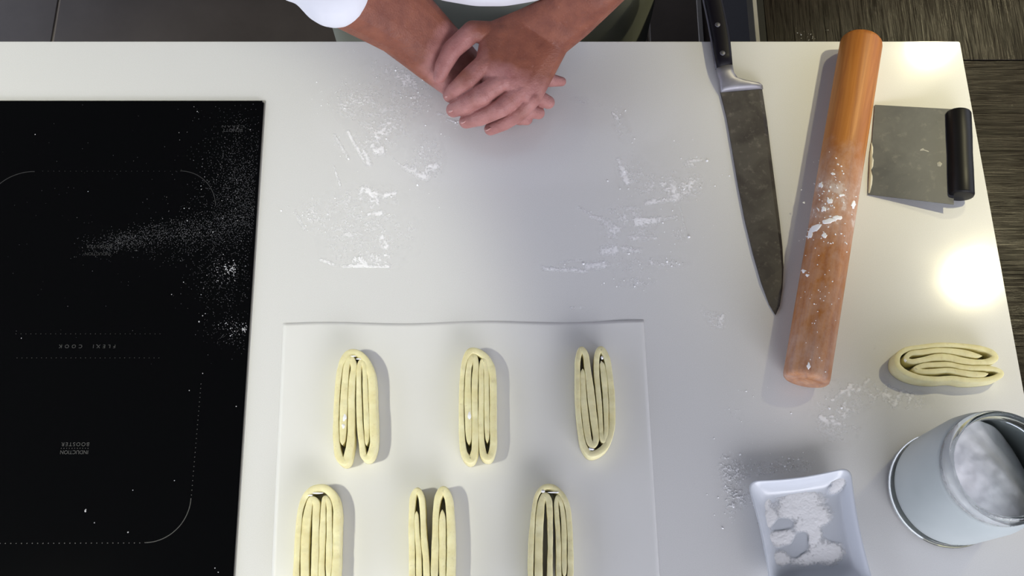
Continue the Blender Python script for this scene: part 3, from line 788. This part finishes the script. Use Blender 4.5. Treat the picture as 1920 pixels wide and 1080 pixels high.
flour_field('flour_patch', 'thin scraped film of flour on the worktop between the hob and the hands', 520, 96, 880, 525, [
    ('b', 710, 190, 60, 55, .50), ('b', 775, 168, 26, 40, .55, -30), ('b', 735, 135, 40, 12, .5, 25), ('b', 655, 190, 26, 26, .55), ('b', 700, 262, 34, 26, .65), ('b', 800, 300, 26, 40, .75), ('b', 740, 235, 30, 20, .45),
    ('s', 628, 253, 652, 297, 2.2, .8), ('s', 652, 247, 680, 297, 2.2, .9), ('s', 683, 288, 692, 306, 4.5, .9), ('s', 702, 280, 716, 284, 5, .9), ('s', 738, 298, 762, 318, 2, .6), ('s', 760, 312, 800, 334, 4, .8), ('s', 626, 312, 638, 348, 1.8, .8), ('s', 806, 310, 824, 312, 2.5, .9),
    ('s', 840, 224, 858, 230, 2, .8), ('s', 820, 213, 850, 216, 2, .6),
    ('b', 670, 430, 66, 58, .55), ('b', 690, 370, 46, 18, .7), ('b', 590, 400, 26, 22, .45), ('s', 683, 352, 708, 374, 4, .6), ('s', 690, 402, 712, 400, 3, .8), ('s', 600, 487, 626, 495, 2.2, .9), ('s', 645, 500, 728, 501, 2.4, .9), ('b', 690, 488, 40, 14, .9), ('b', 722, 460, 10, 40, .5), ('b', 760, 440, 30, 40, .3), ('s', 552, 398, 572, 430, 2.5, .6), ('s', 720, 366, 740, 362, 3, .8)],
    seed=3, film=.55, cut=lambda X, Y: np.where((Y > 502) & (X < 735), .0, 1.))
flour_field('flour_patch', 'streaked patch of flour on the worktop between the hands and the knife', 1010, 170, 1345, 560, [
    ('b', 1165, 235, 14, 30, .5, -20), ('b', 1100, 190, 30, 8, .35, 10), ('s', 1150, 212, 1156, 220, 2, .9), ('s', 1159, 300, 1168, 318, 2.6, 1), ('s', 1168, 318, 1176, 340, 4, 1.1), ('b', 1185, 320, 30, 30, .4), ('b', 1230, 345, 44, 26, .5), ('b', 1275, 350, 30, 22, .7), ('s', 1262, 348, 1268, 372, 5, .9),
    ('s', 1212, 380, 1270, 373, 3, .9), ('s', 1196, 414, 1240, 411, 4, 1), ('s', 1240, 411, 1268, 406, 2.5, .8), ('s', 1084, 390, 1110, 402, 2, .55), ('s', 1108, 404, 1136, 416, 3, .8), ('s', 1136, 416, 1150, 430, 5, .6), ('b', 1175, 400, 40, 20, .5), ('b', 1160, 440, 34, 30, .5), ('b', 1210, 425, 26, 20, .5), ('s', 1190, 446, 1232, 447, 3, .7),
    ('s', 1018, 502, 1042, 505, 3, .9), ('s', 1042, 505, 1098, 508, 2.6, 1), ('s', 1102, 498, 1134, 496, 5, 1), ('s', 1132, 470, 1152, 470, 6, 1), ('s', 1168, 466, 1200, 470, 4, .7), ('s', 1052, 492, 1090, 487, 2, .5), ('b', 1180, 500, 40, 20, .4), ('b', 1240, 492, 46, 10, .6), ('b', 1195, 530, 26, 9, .6), ('s', 1276, 388, 1284, 430, 1.5, .5), ('b', 1275, 440, 12, 12, .5),
    ('s', 1291, 302, 1296, 302, 3.5, .8), ('s', 1300, 301, 1313, 299, 2.2, 1), ('s', 1286, 308, 1298, 308, 3, .9), ('b', 1302, 345, 16, 14, .6)], seed=8, film=.45)
flour_field('flour_patch', 'small dabs of flour near the tip of the knife', 1290, 560, 1390, 660, [('b', 1345, 602, 18, 16, .8, 30), ('s', 1356, 590, 1350, 602, 3, 1), ('b', 1320, 585, 10, 16, .4)], seed=12, film=.2)
flour_field('flour_patch', 'ridged spill of flour below the rolling pin and the single dough piece', 1480, 690, 1765, 900, [
    ('s', 1628, 712, 1612, 730, 3, .7), ('s', 1618, 728, 1640, 745, 3.5, .7), ('s', 1640, 722, 1655, 742, 3, .6), ('s', 1640, 745, 1660, 735, 3.5, .7), ('s', 1660, 735, 1676, 760, 4, .7), ('s', 1676, 760, 1692, 735, 4, .7), ('s', 1692, 735, 1708, 742, 3, .6), ('s', 1708, 742, 1700, 765, 3, .6), ('s', 1662, 722, 1690, 735, 2.5, .5), ('b', 1660, 740, 50, 22, .4),
    ('b', 1725, 755, 24, 16, .35), ('b', 1590, 735, 16, 22, .7, 30), ('s', 1592, 722, 1592, 740, 3, .9), ('s', 1560, 750, 1580, 735, 2.5, .7), ('s', 1540, 782, 1544, 786, 3, 1), ('b', 1570, 775, 40, 50, .8)], seed=21, film=.45, freq=.06)
flour_field('flour_patch', 'crumbly flour heaped at the corner of the square dish', 1335, 840, 1560, 985, [
    ('b', 1372, 928, 14, 32, 1.1), ('b', 1396, 934, 16, 16, .8), ('b', 1380, 885, 30, 24, .6), ('b', 1430, 880, 30, 14, .5), ('b', 1490, 872, 40, 14, .6), ('b', 1360, 865, 12, 20, .6)], seed=27, film=.15, hmax=.0014, freq=.16)
flour_field('flour_patch', 'faint traces of flour along the parchment top edge', 1040, 565, 1120, 595, [('b', 1078, 577, 18, 3, .7)], seed=30, film=.1)
for k, (px, py, rx, ry, lab) in enumerate([(1645, 650, 12, 26, 'faint rub of flour right of the lower half of the rolling pin'), (1375, 775, 40, 22, 'scattered flour grains between parchment and rolling pin end')]):
    flour_field('flour_patch', lab, px - 70, py - 60, px + 70, py + 60, [('b', px, py, rx, ry, .35)], seed=40 + k, film=.12, thr=.2)
# flour inside the dish
def dish_flour():
    base = TOP + .0056
    items = [('p', 1500, 945, 50, 34, 1.5), ('p', 1528, 965, 32, 26, 1.5), ('p', 1434, 940, 13, 20, 1.3), ('p', 1442, 972, 20, 28, 1.4), ('p', 1466, 1006, 32, 20, 1.4), ('p', 1527, 1005, 17, 40, 1.3), ('p', 1468, 1046, 26, 16, 1.3), ('p', 1547, 1034, 40, 25, 1.5), ('p', 1505, 1046, 44, 16, 1.3), ('p', 1485, 958, 34, 26, 1.4), ('p', 1515, 985, 30, 30, 1.4),
             ('x', 1466, 984, 17, 9, 1.5, -20), ('x', 1500, 1020, 9, 20, 2.2, 20), ('x', 1490, 1034, 13, 9, 1.5), ('x', 1566, 1003, 12, 12, 1.2)]
    flour_field('flour_in_dish', 'loose flour spread over the floor of the square dish', 1410, 900, 1605, 1075, items, zfun=(base, lambda X, Y: X * 0), hmax=.0009, seed=33, film=0, freq=.09, thr=.34, cmax=1.6, mat=M['flour'], solid=True)
dish_flour()
dsl = lambda X, Y: np.clip(.0045 + ((X - 1552) * .00030 + (912 - Y) * .00012), 0, .02)
flour_field('flour_in_dish', 'dab of flour on the sloping corner of the square dish', 1535, 880, 1592, 948, [('p', 1566, 912, 12, 20, 1.4, 35), ('p', 1578, 894, 6, 8, 1.)], zfun=(TOP + .0062, dsl), hmax=.0010, seed=36, film=0, thr=.35, cmax=1.6, freq=.12, solid=True)
# loose crumbs
def crumbs(name, label, clouds, z=TOP, mean=.0007, mat=None):
    P_, S_ = [], []
    for n, cx_, cy_, sx_, sy_ in clouds:
        for _ in range(n):
            P_.append((random.gauss(cx_, sx_), random.gauss(cy_, sy_))); S_.append(min(.0022, mean * random.lognormvariate(-.45, .6)))
    o = flecks(name, P_, S_, mat or M['flour_solid'], None, z + .0001, .9)
    tag(o, label, 'flour', kind='stuff')
crumbs('flour_crumbs', 'loose crumbs of flour around the film between hob and hands', [(110, 715, 165, 60, 36), (60, 785, 175, 20, 25), (90, 700, 265, 50, 20), (90, 650, 190, 25, 18), (60, 800, 300, 25, 25), (40, 850, 225, 20, 10), (120, 660, 430, 60, 50), (60, 575, 400, 20, 25), (10, 748, 132, 12, 3)])
crumbs('flour_crumbs', 'loose crumbs of flour around the streaks left of the knife', [(70, 1290, 345, 26, 22), (90, 1200, 400, 60, 60), (50, 1240, 490, 40, 12), (40, 1195, 528, 30, 8), (16, 1160, 205, 10, 12), (16, 1192, 255, 12, 10), (14, 1270, 270, 12, 8), (30, 1280, 430, 16, 25), (40, 1060, 500, 25, 4), (20, 1300, 302, 14, 6), (12, 1250, 380, 90, 100)])
crumbs('flour_crumbs', 'loose crumbs of flour around the square dish and pin end', [(120, 1380, 890, 24, 34), (70, 1480, 872, 40, 9), (40, 1376, 940, 16, 22), (16, 1350, 600, 16, 16), (10, 1400, 735, 20, 10), (10, 1380, 775, 14, 6), (14, 1500, 810, 40, 30), (20, 1560, 762, 20, 14)])
crumbs('flour_crumbs', 'few crumbs of flour on the dark board behind the worktop', [(14, 1521, 70, 8, 5), (4, 1490, 55, 15, 8), (3, 1555, 60, 6, 5)], z=WZ + .0004, mean=.0008)

# ------------------------------------------------------------------ jar of flour
JB = P(1771, 919, TOP); JR = .0748
jar = empty('glass_jar', JB, 'big glass jar with floury walls at the lower right corner of the picture', 'jar')
NR = .0632
base_ring = [(.002, .0), (JR - .010, .0), (JR - .002, .001), (JR, .005), (JR - .001, .010), (JR - .005, .013), (.002, .013)]
from_bm('glass_base', lathe(base_ring, 96, JB), M['glass'], jar, True)
body_w = [(JR - .012, .0132), (JR - .0060, .016), (JR - .0025, .022), (JR - .0010, .034), (JR - .0010, .120), (JR - .0030, .140), (NR + .0060, .154), (NR + .0035, .160)]
body_i = [(r_ - .004, z_ + (.001 if k_ == 0 else 0)) for k_, (r_, z_) in enumerate(body_w)][::-1]
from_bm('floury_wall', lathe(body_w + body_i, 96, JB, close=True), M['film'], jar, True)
neck = [(NR + .0033, .1603), (NR, .1640), (NR + .0034, .1675), (NR + .0034, .1710), (NR - .0002, .174), (NR + .0002, .1810), (NR - .0010, .1842), (NR - .0030, .185), (NR - .0045, .1838), (NR - .0055, .178), (NR - .0055, .1603)]
from_bm('glass_rim', lathe(neck, 96, JB, close=True), M['glass'], jar, True)
# flour heaped in the jar
nr, na = 40, 96; V, Fc = [], []
fr = NR - .0012
away = Vector((JB.x, JB.y - P(960, 1248).y, 0)).normalized()
def fz(x, y):
    s = (x * away.x + y * away.y) / fr
    side = (-x * away.y + y * away.x) / fr
    base = .151 - .032 * s - .024 * max(0, s) ** 2
    return base + .010 * (float(fbm(np.array(x * 26 + 4), np.array(y * 26), 4)) - .5) + .0018 * math.sin(14 * s + 5 * side) * math.exp(-((s - .3) / .5) ** 2)
for j in range(nr + 1):
    for i in range(na):
        a = 2 * math.pi * i / na; r = fr * j / nr
        x, y = r * math.cos(a), r * math.sin(a); V.append((JB.x + x, JB.y + y, JB.z + fz(x, y)))
for i in range(na): V.append((JB.x + (fr - .004) * math.cos(2 * math.pi * i / na), JB.y + (fr - .004) * math.sin(2 * math.pi * i / na), JB.z + .0165))
for j in range(nr + 1):
    for i in range(na): Fc.append((j * na + i, (j + 1) * na + i, (j + 1) * na + (i + 1) % na, j * na + (i + 1) % na))
Fc.append(tuple((nr + 1) * na + i for i in range(na)))
fj = link('flour_heap', grid_mesh('flour_heap', V, Fc), M['flour_solid'], None, True)
bm = bmesh.new(); bm.from_mesh(fj.data); bmesh.ops.remove_doubles(bm, verts=bm.verts[:], dist=1e-6); bmesh.ops.recalc_face_normals(bm, faces=bm.faces[:]); bm.to_mesh(fj.data); bm.free()
tag(fj, 'white flour filling the big glass jar', 'flour', kind='stuff')

# ------------------------------------------------------------------ the cook
def hull_capsules(chains, res=(16, 10)):
    """chains of ((x,y,z), r): convex hull between neighbours, all in one bmesh"""
    bm = bmesh.new()
    def sph(c, r): return [(c[0] + r * math.sin(t) * math.cos(f), c[1] + r * math.sin(t) * math.sin(f), c[2] + r * math.cos(t)) for t in [math.pi * k / res[1] for k in range(res[1] + 1)] for f in ([0] if k_end(k_, res) else [2 * math.pi * i / res[0] for i in range(res[0])])] 
    def sphere(c, r):
        out = [(c[0], c[1], c[2] + r), (c[0], c[1], c[2] - r)]
        for k in range(1, res[1]):
            t = math.pi * k / res[1]
            for i in range(res[0]):
                f = 2 * math.pi * i / res[0]; out.append((c[0] + r * math.sin(t) * math.cos(f), c[1] + r * math.sin(t) * math.sin(f), c[2] + r * math.cos(t)))
        return out
    def hull(balls):
        b2 = bmesh.new()
        for c, r in balls:
            for p in sphere(c, r): b2.verts.new(p)
        rs = bmesh.ops.convex_hull(b2, input=b2.verts[:])
        junk = [e for e in rs['geom_interior'] + rs['geom_unused'] if isinstance(e, bmesh.types.BMVert) and e.is_valid]
        if junk: bmesh.ops.delete(b2, geom=list(set(junk)), context='VERTS')
        mp = {v: bm.verts.new(v.co) for v in b2.verts}
        for f in b2.faces:
            try: bm.faces.new([mp[v] for v in f.verts])
            except ValueError: pass
        b2.free()
    for ch in chains:
        if ch[0] == 'hull': hull(ch[1])
        else:
            for a, b in zip(ch, ch[1:]): hull([a, b])
    return bm
def organic(chains, voxel, smooth=3, factor=.5, extra=None):
    bm = hull_capsules(chains)
    me = bpy.data.meshes.new('tmp'); bmesh.ops.recalc_face_normals(bm, faces=bm.faces[:]); bm.to_mesh(me); bm.free()
    o = bpy.data.objects.new('tmp', me); COL.objects.link(o)
    md = o.modifiers.new('r', 'REMESH'); md.mode = 'VOXEL'; md.voxel_size = voxel; md.use_smooth_shade = True
    sm = o.modifiers.new('s', 'SMOOTH'); sm.factor = factor; sm.iterations = smooth
    bpy.context.view_layer.update()
    out = bpy.data.meshes.new_from_object(o.evaluated_get(bpy.context.evaluated_depsgraph_get()))
    bpy.data.objects.remove(o); bpy.data.meshes.remove(me)
    return out
def Q(px, py, h, r): return (P(px, py, TOP + h), r)
def C2(X, Y, h, r): return Q(780 + X / 4.153, Y / 4.153, h, r)
VOX = .00105
# left hand of the cook (on top), wrist to the upper right
iM, mM, rM, pM = C2(540, 490, .083, .0145), C2(690, 625, .080, .0145), C2(815, 705, .074, .0140), C2(905, 770, .064, .0125)
wA, wB = C2(860, 190, .098, .023), C2(1070, 320, .090, .024)
eL = (P(1225, -140, TOP + .23), .044)
fA, fB = Q(1046, 22, .125, .026), Q(1078, 40, .118, .026)
fC, fD = Q(1100, -28, .165, .031), Q(1120, -12, .160, .032)
thM = C2(600, 260, .088, .0170)
left = [
    ('hull', [iM, mM, wA, wB]), ('hull', [mM, rM, wA, wB]), ('hull', [rM, pM, wB, wA]), ('hull', [iM, thM, wA]),
    ('hull', [wA, wB, fA, fB]), ('hull', [fA, fB, fC, fD]), ('hull', [fC, fD, eL]),
    [iM, C2(415, 612, .078, .0152), C2(322, 696, .060, .0134), C2(266, 742, .042, .0108)],
    [mM, C2(525, 735, .073, .0150), C2(388, 815, .056, .0134), C2(292, 856, .036, .0110)],
    [rM, C2(665, 840, .066, .0134), C2(500, 915, .048, .0122), C2(390, 946, .028, .0104)],
    [pM, C2(805, 880, .053, .0120), C2(690, 955, .036, .0110), C2(580, 1005, .019, .0094)],
    [C2(700, 290, .092, .021), thM, C2(440, 245, .094, .0155), C2(285, 385, .090, .0140), C2(212, 515, .082, .0120), C2(182, 600, .076, .0092)],
    [C2(585, 590, .076, .0130), C2(535, 628, .070, .0110)],
    [C2(735, 700, .070, .0120), C2(690, 738, .064, .0100)],
    # creases between the finger bones, knuckles, tendons and veins
    [C2(415, 605, .0805, .0122), C2(400, 618, .080, .0118)], [C2(525, 748, .0752, .0124), C2(510, 756, .0745, .012)], [C2(660, 842, .0682, .0116), C2(645, 850, .0675, .011)],
    [C2(555, 500, .0870, .0110), C2(535, 520, .0866, .010)], [C2(695, 635, .0835, .0112), C2(680, 650, .083, .010)], [C2(820, 710, .0775, .0108), C2(805, 725, .077, .010)], [C2(912, 768, .0690, .0098), C2(900, 778, .068, .0090)],
    [C2(700, 400, .0955, .0060), C2(560, 490, .0888, .0060)], [C2(830, 440, .0960, .0060), C2(700, 615, .0865, .0060)], [C2(930, 500, .0925, .0056), C2(820, 695, .0805, .0056)],
    [C2(640, 340, .0990, .0030), C2(665, 440, .0975, .0030), C2(700, 520, .0935, .0026)],
    [C2(1015, 130, .1170, .0040), C2(1040, 250, .1105, .0042), C2(1065, 330, .1080, .0036)],
]
# right hand of the cook (underneath), wrist from the upper left
eR = (P(575, -120, TOP + .235), .050)
rA = Q(640, -10, .170, .043); rA2 = Q(690, -40, .165, .043)
rB = Q(745, 55, .105, .036); rB2 = Q(775, 30, .105, .036)
rC = Q(812, 118, .052, .029); rC2 = Q(842, 92, .052, .029)
rw = Q(862, 168, .030, .020); rw2 = Q(888, 132, .034, .022)
m1, m2, m3, m4 = Q(960, 130, .036, .014), Q(950, 160, .036, .014), Q(938, 188, .032, .0135), Q(925, 208, .026, .0125)
right = [
    ('hull', [eR, rA, rA2]), ('hull', [rA, rA2, rB, rB2]), ('hull', [rB, rB2, rC, rC2]), ('hull', [rC, rC2, rw, rw2]), ('hull', [rw, rw2, m1, m2]), ('hull', [rw, rw2, m2, m3]), ('hull', [rw, m3, m4]),
    [m1, Q(1000, 138, .036, .0122), Q(1030, 150, .026, .0104), Q(1053, 153, .018, .0070)],
    [m2, Q(985, 174, .036, .0124), Q(1012, 184, .028, .0112), Q(1028, 192, .020, .0098)],
    [m3, Q(968, 200, .032, .0118), Q(992, 208, .024, .0106), Q(1010, 212, .016, .0092)],
    [m4, Q(950, 216, .026, .0110), Q(972, 222, .018, .0098), Q(988, 224, .0125, .0084)],
    [Q(885, 190, .028, .016), Q(905, 212, .020, .0125), Q(930, 226, .0135, .0105)],
]
hand_me = organic(left + right, VOX, 4, .5)
# shoulders, upper arms, trunk, neck and head, hips and legs under the clothes (one coarse surface that meets the forearms inside the sleeves)
V3 = Vector
BX = -.035; BY = 1.020
shL, shR = (V3((BX + .20, BY - .02, 1.44)), .055), (V3((BX - .20, BY - .02, 1.44)), .055)
eL2, eR2 = (eL[0], .045), (eR[0], .048)
headc = V3((BX, BY - .19, 1.66))
body = [
    [shL, eL2], [shR, eR2],
    ('hull', [shL, shR, (V3((BX, BY, 1.36)), .11)]), ('hull', [(V3((BX - .09, BY, 1.34)), .11), (V3((BX + .09, BY, 1.34)), .11), (V3((BX - .08, BY - .01, 1.1)), .115), (V3((BX + .08, BY - .01, 1.1)), .115)]),
    ('hull', [(V3((BX - .08, BY - .01, 1.1)), .115), (V3((BX + .08, BY - .01, 1.1)), .115), (V3((BX - .09, BY + .09, .95)), .115), (V3((BX + .09, BY + .09, .95)), .115)]),
    [(V3((BX - .09, BY + .125, .90)), .095), (V3((BX - .10, BY + .04, .50)), .058), (V3((BX - .10, BY + .06, .10)), .040), (V3((BX - .10, BY - .03, .035)), .034)],
    [(V3((BX + .09, BY + .125, .90)), .095), (V3((BX + .10, BY + .04, .50)), .058), (V3((BX + .10, BY + .06, .10)), .040), (V3((BX + .10, BY - .03, .035)), .034)],
    [(V3((BX, BY - .04, 1.46)), .060), (headc + V3((0, .05, -.07)), .055)],
    ('hull', [(headc + V3((0, .03, .06)), .078), (headc + V3((0, -.02, .05)), .070), (headc + V3((0, -.02, -.03)), .058), (headc + V3((0, -.055, -.09)), .026), (headc + V3((0, .03, -.02)), .07)]),
    [(headc + V3((0, -.082, .025)), .009), (headc + V3((0, -.104, -.012)), .013), (headc + V3((0, -.09, -.02)), .012)],
    [(headc + V3((-.018, -.074, -.050)), .008), (headc + V3((.018, -.074, -.050)), .008)],
    [(headc + V3((-.042, -.068, .040)), .008), (headc + V3((-.014, -.080, .042)), .008)], [(headc + V3((.042, -.068, .040)), .008), (headc + V3((.014, -.080, .042)), .008)],
    [(headc + V3((-.076, .012, .02)), .012), (headc + V3((-.077, .010, -.02)), .009)], [(headc + V3((.076, .012, .02)), .012), (headc + V3((.077, .010, -.02)), .009)],
]
body_me = organic(body, .006, 3, .5)
me = bpy.data.meshes.new('body')
bm = bmesh.new(); bm.from_mesh(hand_me); bm.from_mesh(body_me); bm.to_mesh(me); bm.free()
for p in me.polygons: p.use_smooth = True
# tan of the forearms fading to pinker fingers
co = np.empty(len(me.vertices) * 3, np.float32); me.vertices.foreach_get('co', co); co = co.reshape(-1, 3)
pinkpts = [C2(264, 742, .042, 1)[0], C2(290, 860, .036, 1)[0], C2(390, 946, .028, 1)[0], C2(580, 1005, .019, 1)[0], C2(390, 822, .056, 1)[0], C2(500, 915, .048, 1)[0], C2(660, 840, .066, 1)[0], C2(530, 745, .073, 1)[0], C2(190, 590, .076, 1)[0], C2(240, 470, .084, 1)[0], C2(330, 330, .092, 1)[0], Q(1053, 153, .018, 1)[0], Q(1028, 192, .02, 1)[0], C2(470, 570, .07, 1)[0], C2(330, 690, .05, 1)[0], C2(430, 800, .05, 1)[0], C2(640, 640, .08, 1)[0], C2(760, 720, .07, 1)[0], C2(560, 900, .04, 1)[0], C2(700, 920, .04, 1)[0], C2(880, 770, .06, 1)[0], C2(280, 400, .06, 1)[0], C2(240, 540, .05, 1)[0], C2(450, 300, .07, 1)[0], Q(1040, 170, .03, 1)[0], Q(1000, 210, .02, 1)[0], Q(940, 225, .01, 1)[0]]
dm = np.min(np.stack([np.linalg.norm(co - np.array(p[:])[None], axis=1) for p in pinkpts]), 0)
nn_ = fbm(co[:, 0] * 55 + 3, co[:, 1] * 55 + co[:, 2] * 20, 3)
tan = np.clip((dm - .018 + (nn_ - .5) * .018) / .020, 0, 1)
at = me.attributes.new('tan', 'FLOAT', 'POINT'); at.data.foreach_set('value', tan.astype(np.float32))
cook = empty('person', (BX, BY, 0), 'person in white jacket and grey-green apron behind worktop, left hand laid over right hand', 'person')
bod = link('body', me, M['skin'], cook)
for nm, m_, loc_, rr in [('eye', M['eye'], (-.028, -.070, .020), .0125), ('eye', M['eye'], (.028, -.070, .020), .0125)]:
    bm = bmesh.new(); bmesh.ops.create_uvsphere(bm, u_segments=20, v_segments=12, radius=rr); bmesh.ops.translate(bm, verts=bm.verts, vec=headc + V3(loc_))
    e = from_bm(nm, bm, m_, bod, True); e.matrix_parent_inverse = Matrix.Identity(4)
    bm = bmesh.new(); bmesh.ops.create_uvsphere(bm, u_segments=16, v_segments=8, radius=.0055); bmesh.ops.translate(bm, verts=bm.verts, vec=headc + V3(loc_) + V3((0, -.0085, -.002)))
    q_ = from_bm('iris', bm, M['iris'], cook, True)
# nails of the upper hand
for (X, Y, h, ang) in [(250, 742, .050, 0), (278, 858, .0455, 0), (372, 945, .0375, 0), (560, 1003, .0275, 0), (180, 590, .054, 0)]:
    c = C2(X, Y, h, 1)[0]
    bm = bmesh.new(); bmesh.ops.create_uvsphere(bm, u_segments=16, v_segments=8, radius=.0052)
    bmesh.ops.scale(bm, verts=bm.verts, vec=(1.1, .9, .30)); bmesh.ops.rotate(bm, verts=bm.verts, cent=(0, 0, 0), matrix=Matrix.Rotation(R(-48), 3, V3((.7, .7, 0)).normalized()).to_3x3())
    bmesh.ops.translate(bm, verts=bm.verts, vec=c)
    from_bm('fingernail', bm, M['nail'], cook, True)
def cloth(name, chains, mat, vox=.006, smooth=5):
    return link(name, organic(chains, vox, smooth, .5), mat, cook, True)
hair = [('hull', [(headc + V3((0, .035, .075)), .080), (headc + V3((0, -.025, .085)), .060), (headc + V3((0, .055, .02)), .072)]), ]
cloth('hair', hair, M['hair'], .005)
jk = [
    ('hull', [(V3((BX - .17, BY, 1.42)), .075), (V3((BX + .17, BY, 1.42)), .075), (V3((BX - .10, BY - .03, 1.28)), .15), (V3((BX + .10, BY - .03, 1.28)), .15)]),
    ('hull', [(V3((BX - .10, BY - .03, 1.28)), .15), (V3((BX + .10, BY - .03, 1.28)), .15), (V3((BX - .015, BY - .035, 1.13)), .155), (V3((BX + .025, BY - .035, 1.13)), .155)]),
    ('hull', [(V3((BX - .015, BY - .035, 1.13)), .155), (V3((BX + .025, BY - .035, 1.13)), .155), (V3((BX - .08, BY + .07, .98)), .14), (V3((BX + .08, BY + .07, .98)), .14)]),
    ('hull', [(V3((BX, BY - .03, 1.47)), .075), (V3((BX - .05, BY, 1.42)), .08), (V3((BX + .05, BY, 1.42)), .08)]),
]
jk += [('hull', [(shL[0], .080), (shR[0], .080), (V3((BX, BY, 1.40)), .10)])]
jk += [[(shL[0], .085), (eL[0] + (shL[0] - eL[0]) * .15, .070)], [(shR[0], .085), (eR[0] + (shR[0] - eR[0]) * .15, .074)]]
cloth('jacket', jk, M['jacket'])
# rolled cuffs
cR = P(592, -58, TOP + .215); cL = P(1290, -150, TOP + .25)
cloth('rolled_cuff', [[(cR + V3((-.010, .03, .0)), .062), (cR + V3((.02, -.012, -.03)), .050)], [(eR[0] + (shR[0] - eR[0]) * .2, .075), (cR + V3((-.02, .02, 0)), .062)]], M['jacket'], .004)
cloth('rolled_cuff', [[(eL[0] + (shL[0] - eL[0]) * .2, .070), (cL, .062)]], M['jacket'], .005)
cloth('trousers', [[(V3((BX - .09, BY + .125, .92)), .115), (V3((BX - .10, BY + .05, .50)), .085), (V3((BX - .10, BY + .06, .12)), .065)], [(V3((BX + .09, BY + .125, .92)), .115), (V3((BX + .10, BY + .05, .50)), .085), (V3((BX + .10, BY + .06, .12)), .065)]], M['trousers'], .008)
for s in (-1, 1):
    cloth('shoe', [('hull', [(V3((BX + s * .10, BY + .09, .048)), .046), (V3((BX + s * .10, BY - .08, .040)), .038), (V3((BX + s * .10, BY - .14, .034)), .032)])], M['shoe'], .004)
# apron: a skirt of cloth round the front with soft folds
V, Fc = [], []; na, nz = 72, 26
aL, aR = P(628, 78, TOP - .15), P(1185, 78, TOP - .15)
for j in range(nz + 1):
    z = 1.02 - .62 * j / nz
    half = .205 + .095 * min(1, (1.02 - z) / .25)
    for i in range(na + 1):
        u = i / na * 2 - 1; a = u * 1.75
        x = BX - .005 + half * math.sin(a) * (1.0)
        depth = .165 + .03 * min(1, (1.02 - z) / .3)
        y = BY + .14 - depth * math.cos(a) + .006 * math.sin(a * 9 + z * 4) * min(1, (1.02 - z) / .2)
        V.append((x, y, z))
for j in range(nz):
    for i in range(na):
        k = j * (na + 1) + i; Fc.append((k, k + 1, k + na + 2, k + na + 1))
ap = link('apron', grid_mesh('apron', V, Fc), M['apron'], cook, True)
md = ap.modifiers.new('thickness', 'SOLIDIFY'); md.thickness = .0015

# ------------------------------------------------------------------ ceiling lamps (above the frame; their light is set at the top)
for k, L_ in enumerate([LAMP_A, LAMP_B, LAMP_C, LAMP_D]):
    lab = ['round recessed ceiling downlight over the right end of the worktop', 'round recessed ceiling downlight over the wenge board', 'round recessed ceiling downlight in front of the hob', 'round recessed ceiling downlight behind the hob'][k]
    dl = empty('recessed_downlight', (L_.x, L_.y, CEIL), lab, 'lamp')
    from_bm('trim_ring', lathe([(.050, -.0005), (.066, -.0005), (.066, -.004), (.060, -.007), (.050, -.004)], 40, (L_.x, L_.y, CEIL), close=True), M['trimmetal'], dl, True)
    from_bm('glowing_ring', lathe([(.046, -.0006), (.050, -.0006), (.050, -.002), (.046, -.002)], 40, (L_.x, L_.y, CEIL), close=True), M['lampglow'], dl, True)
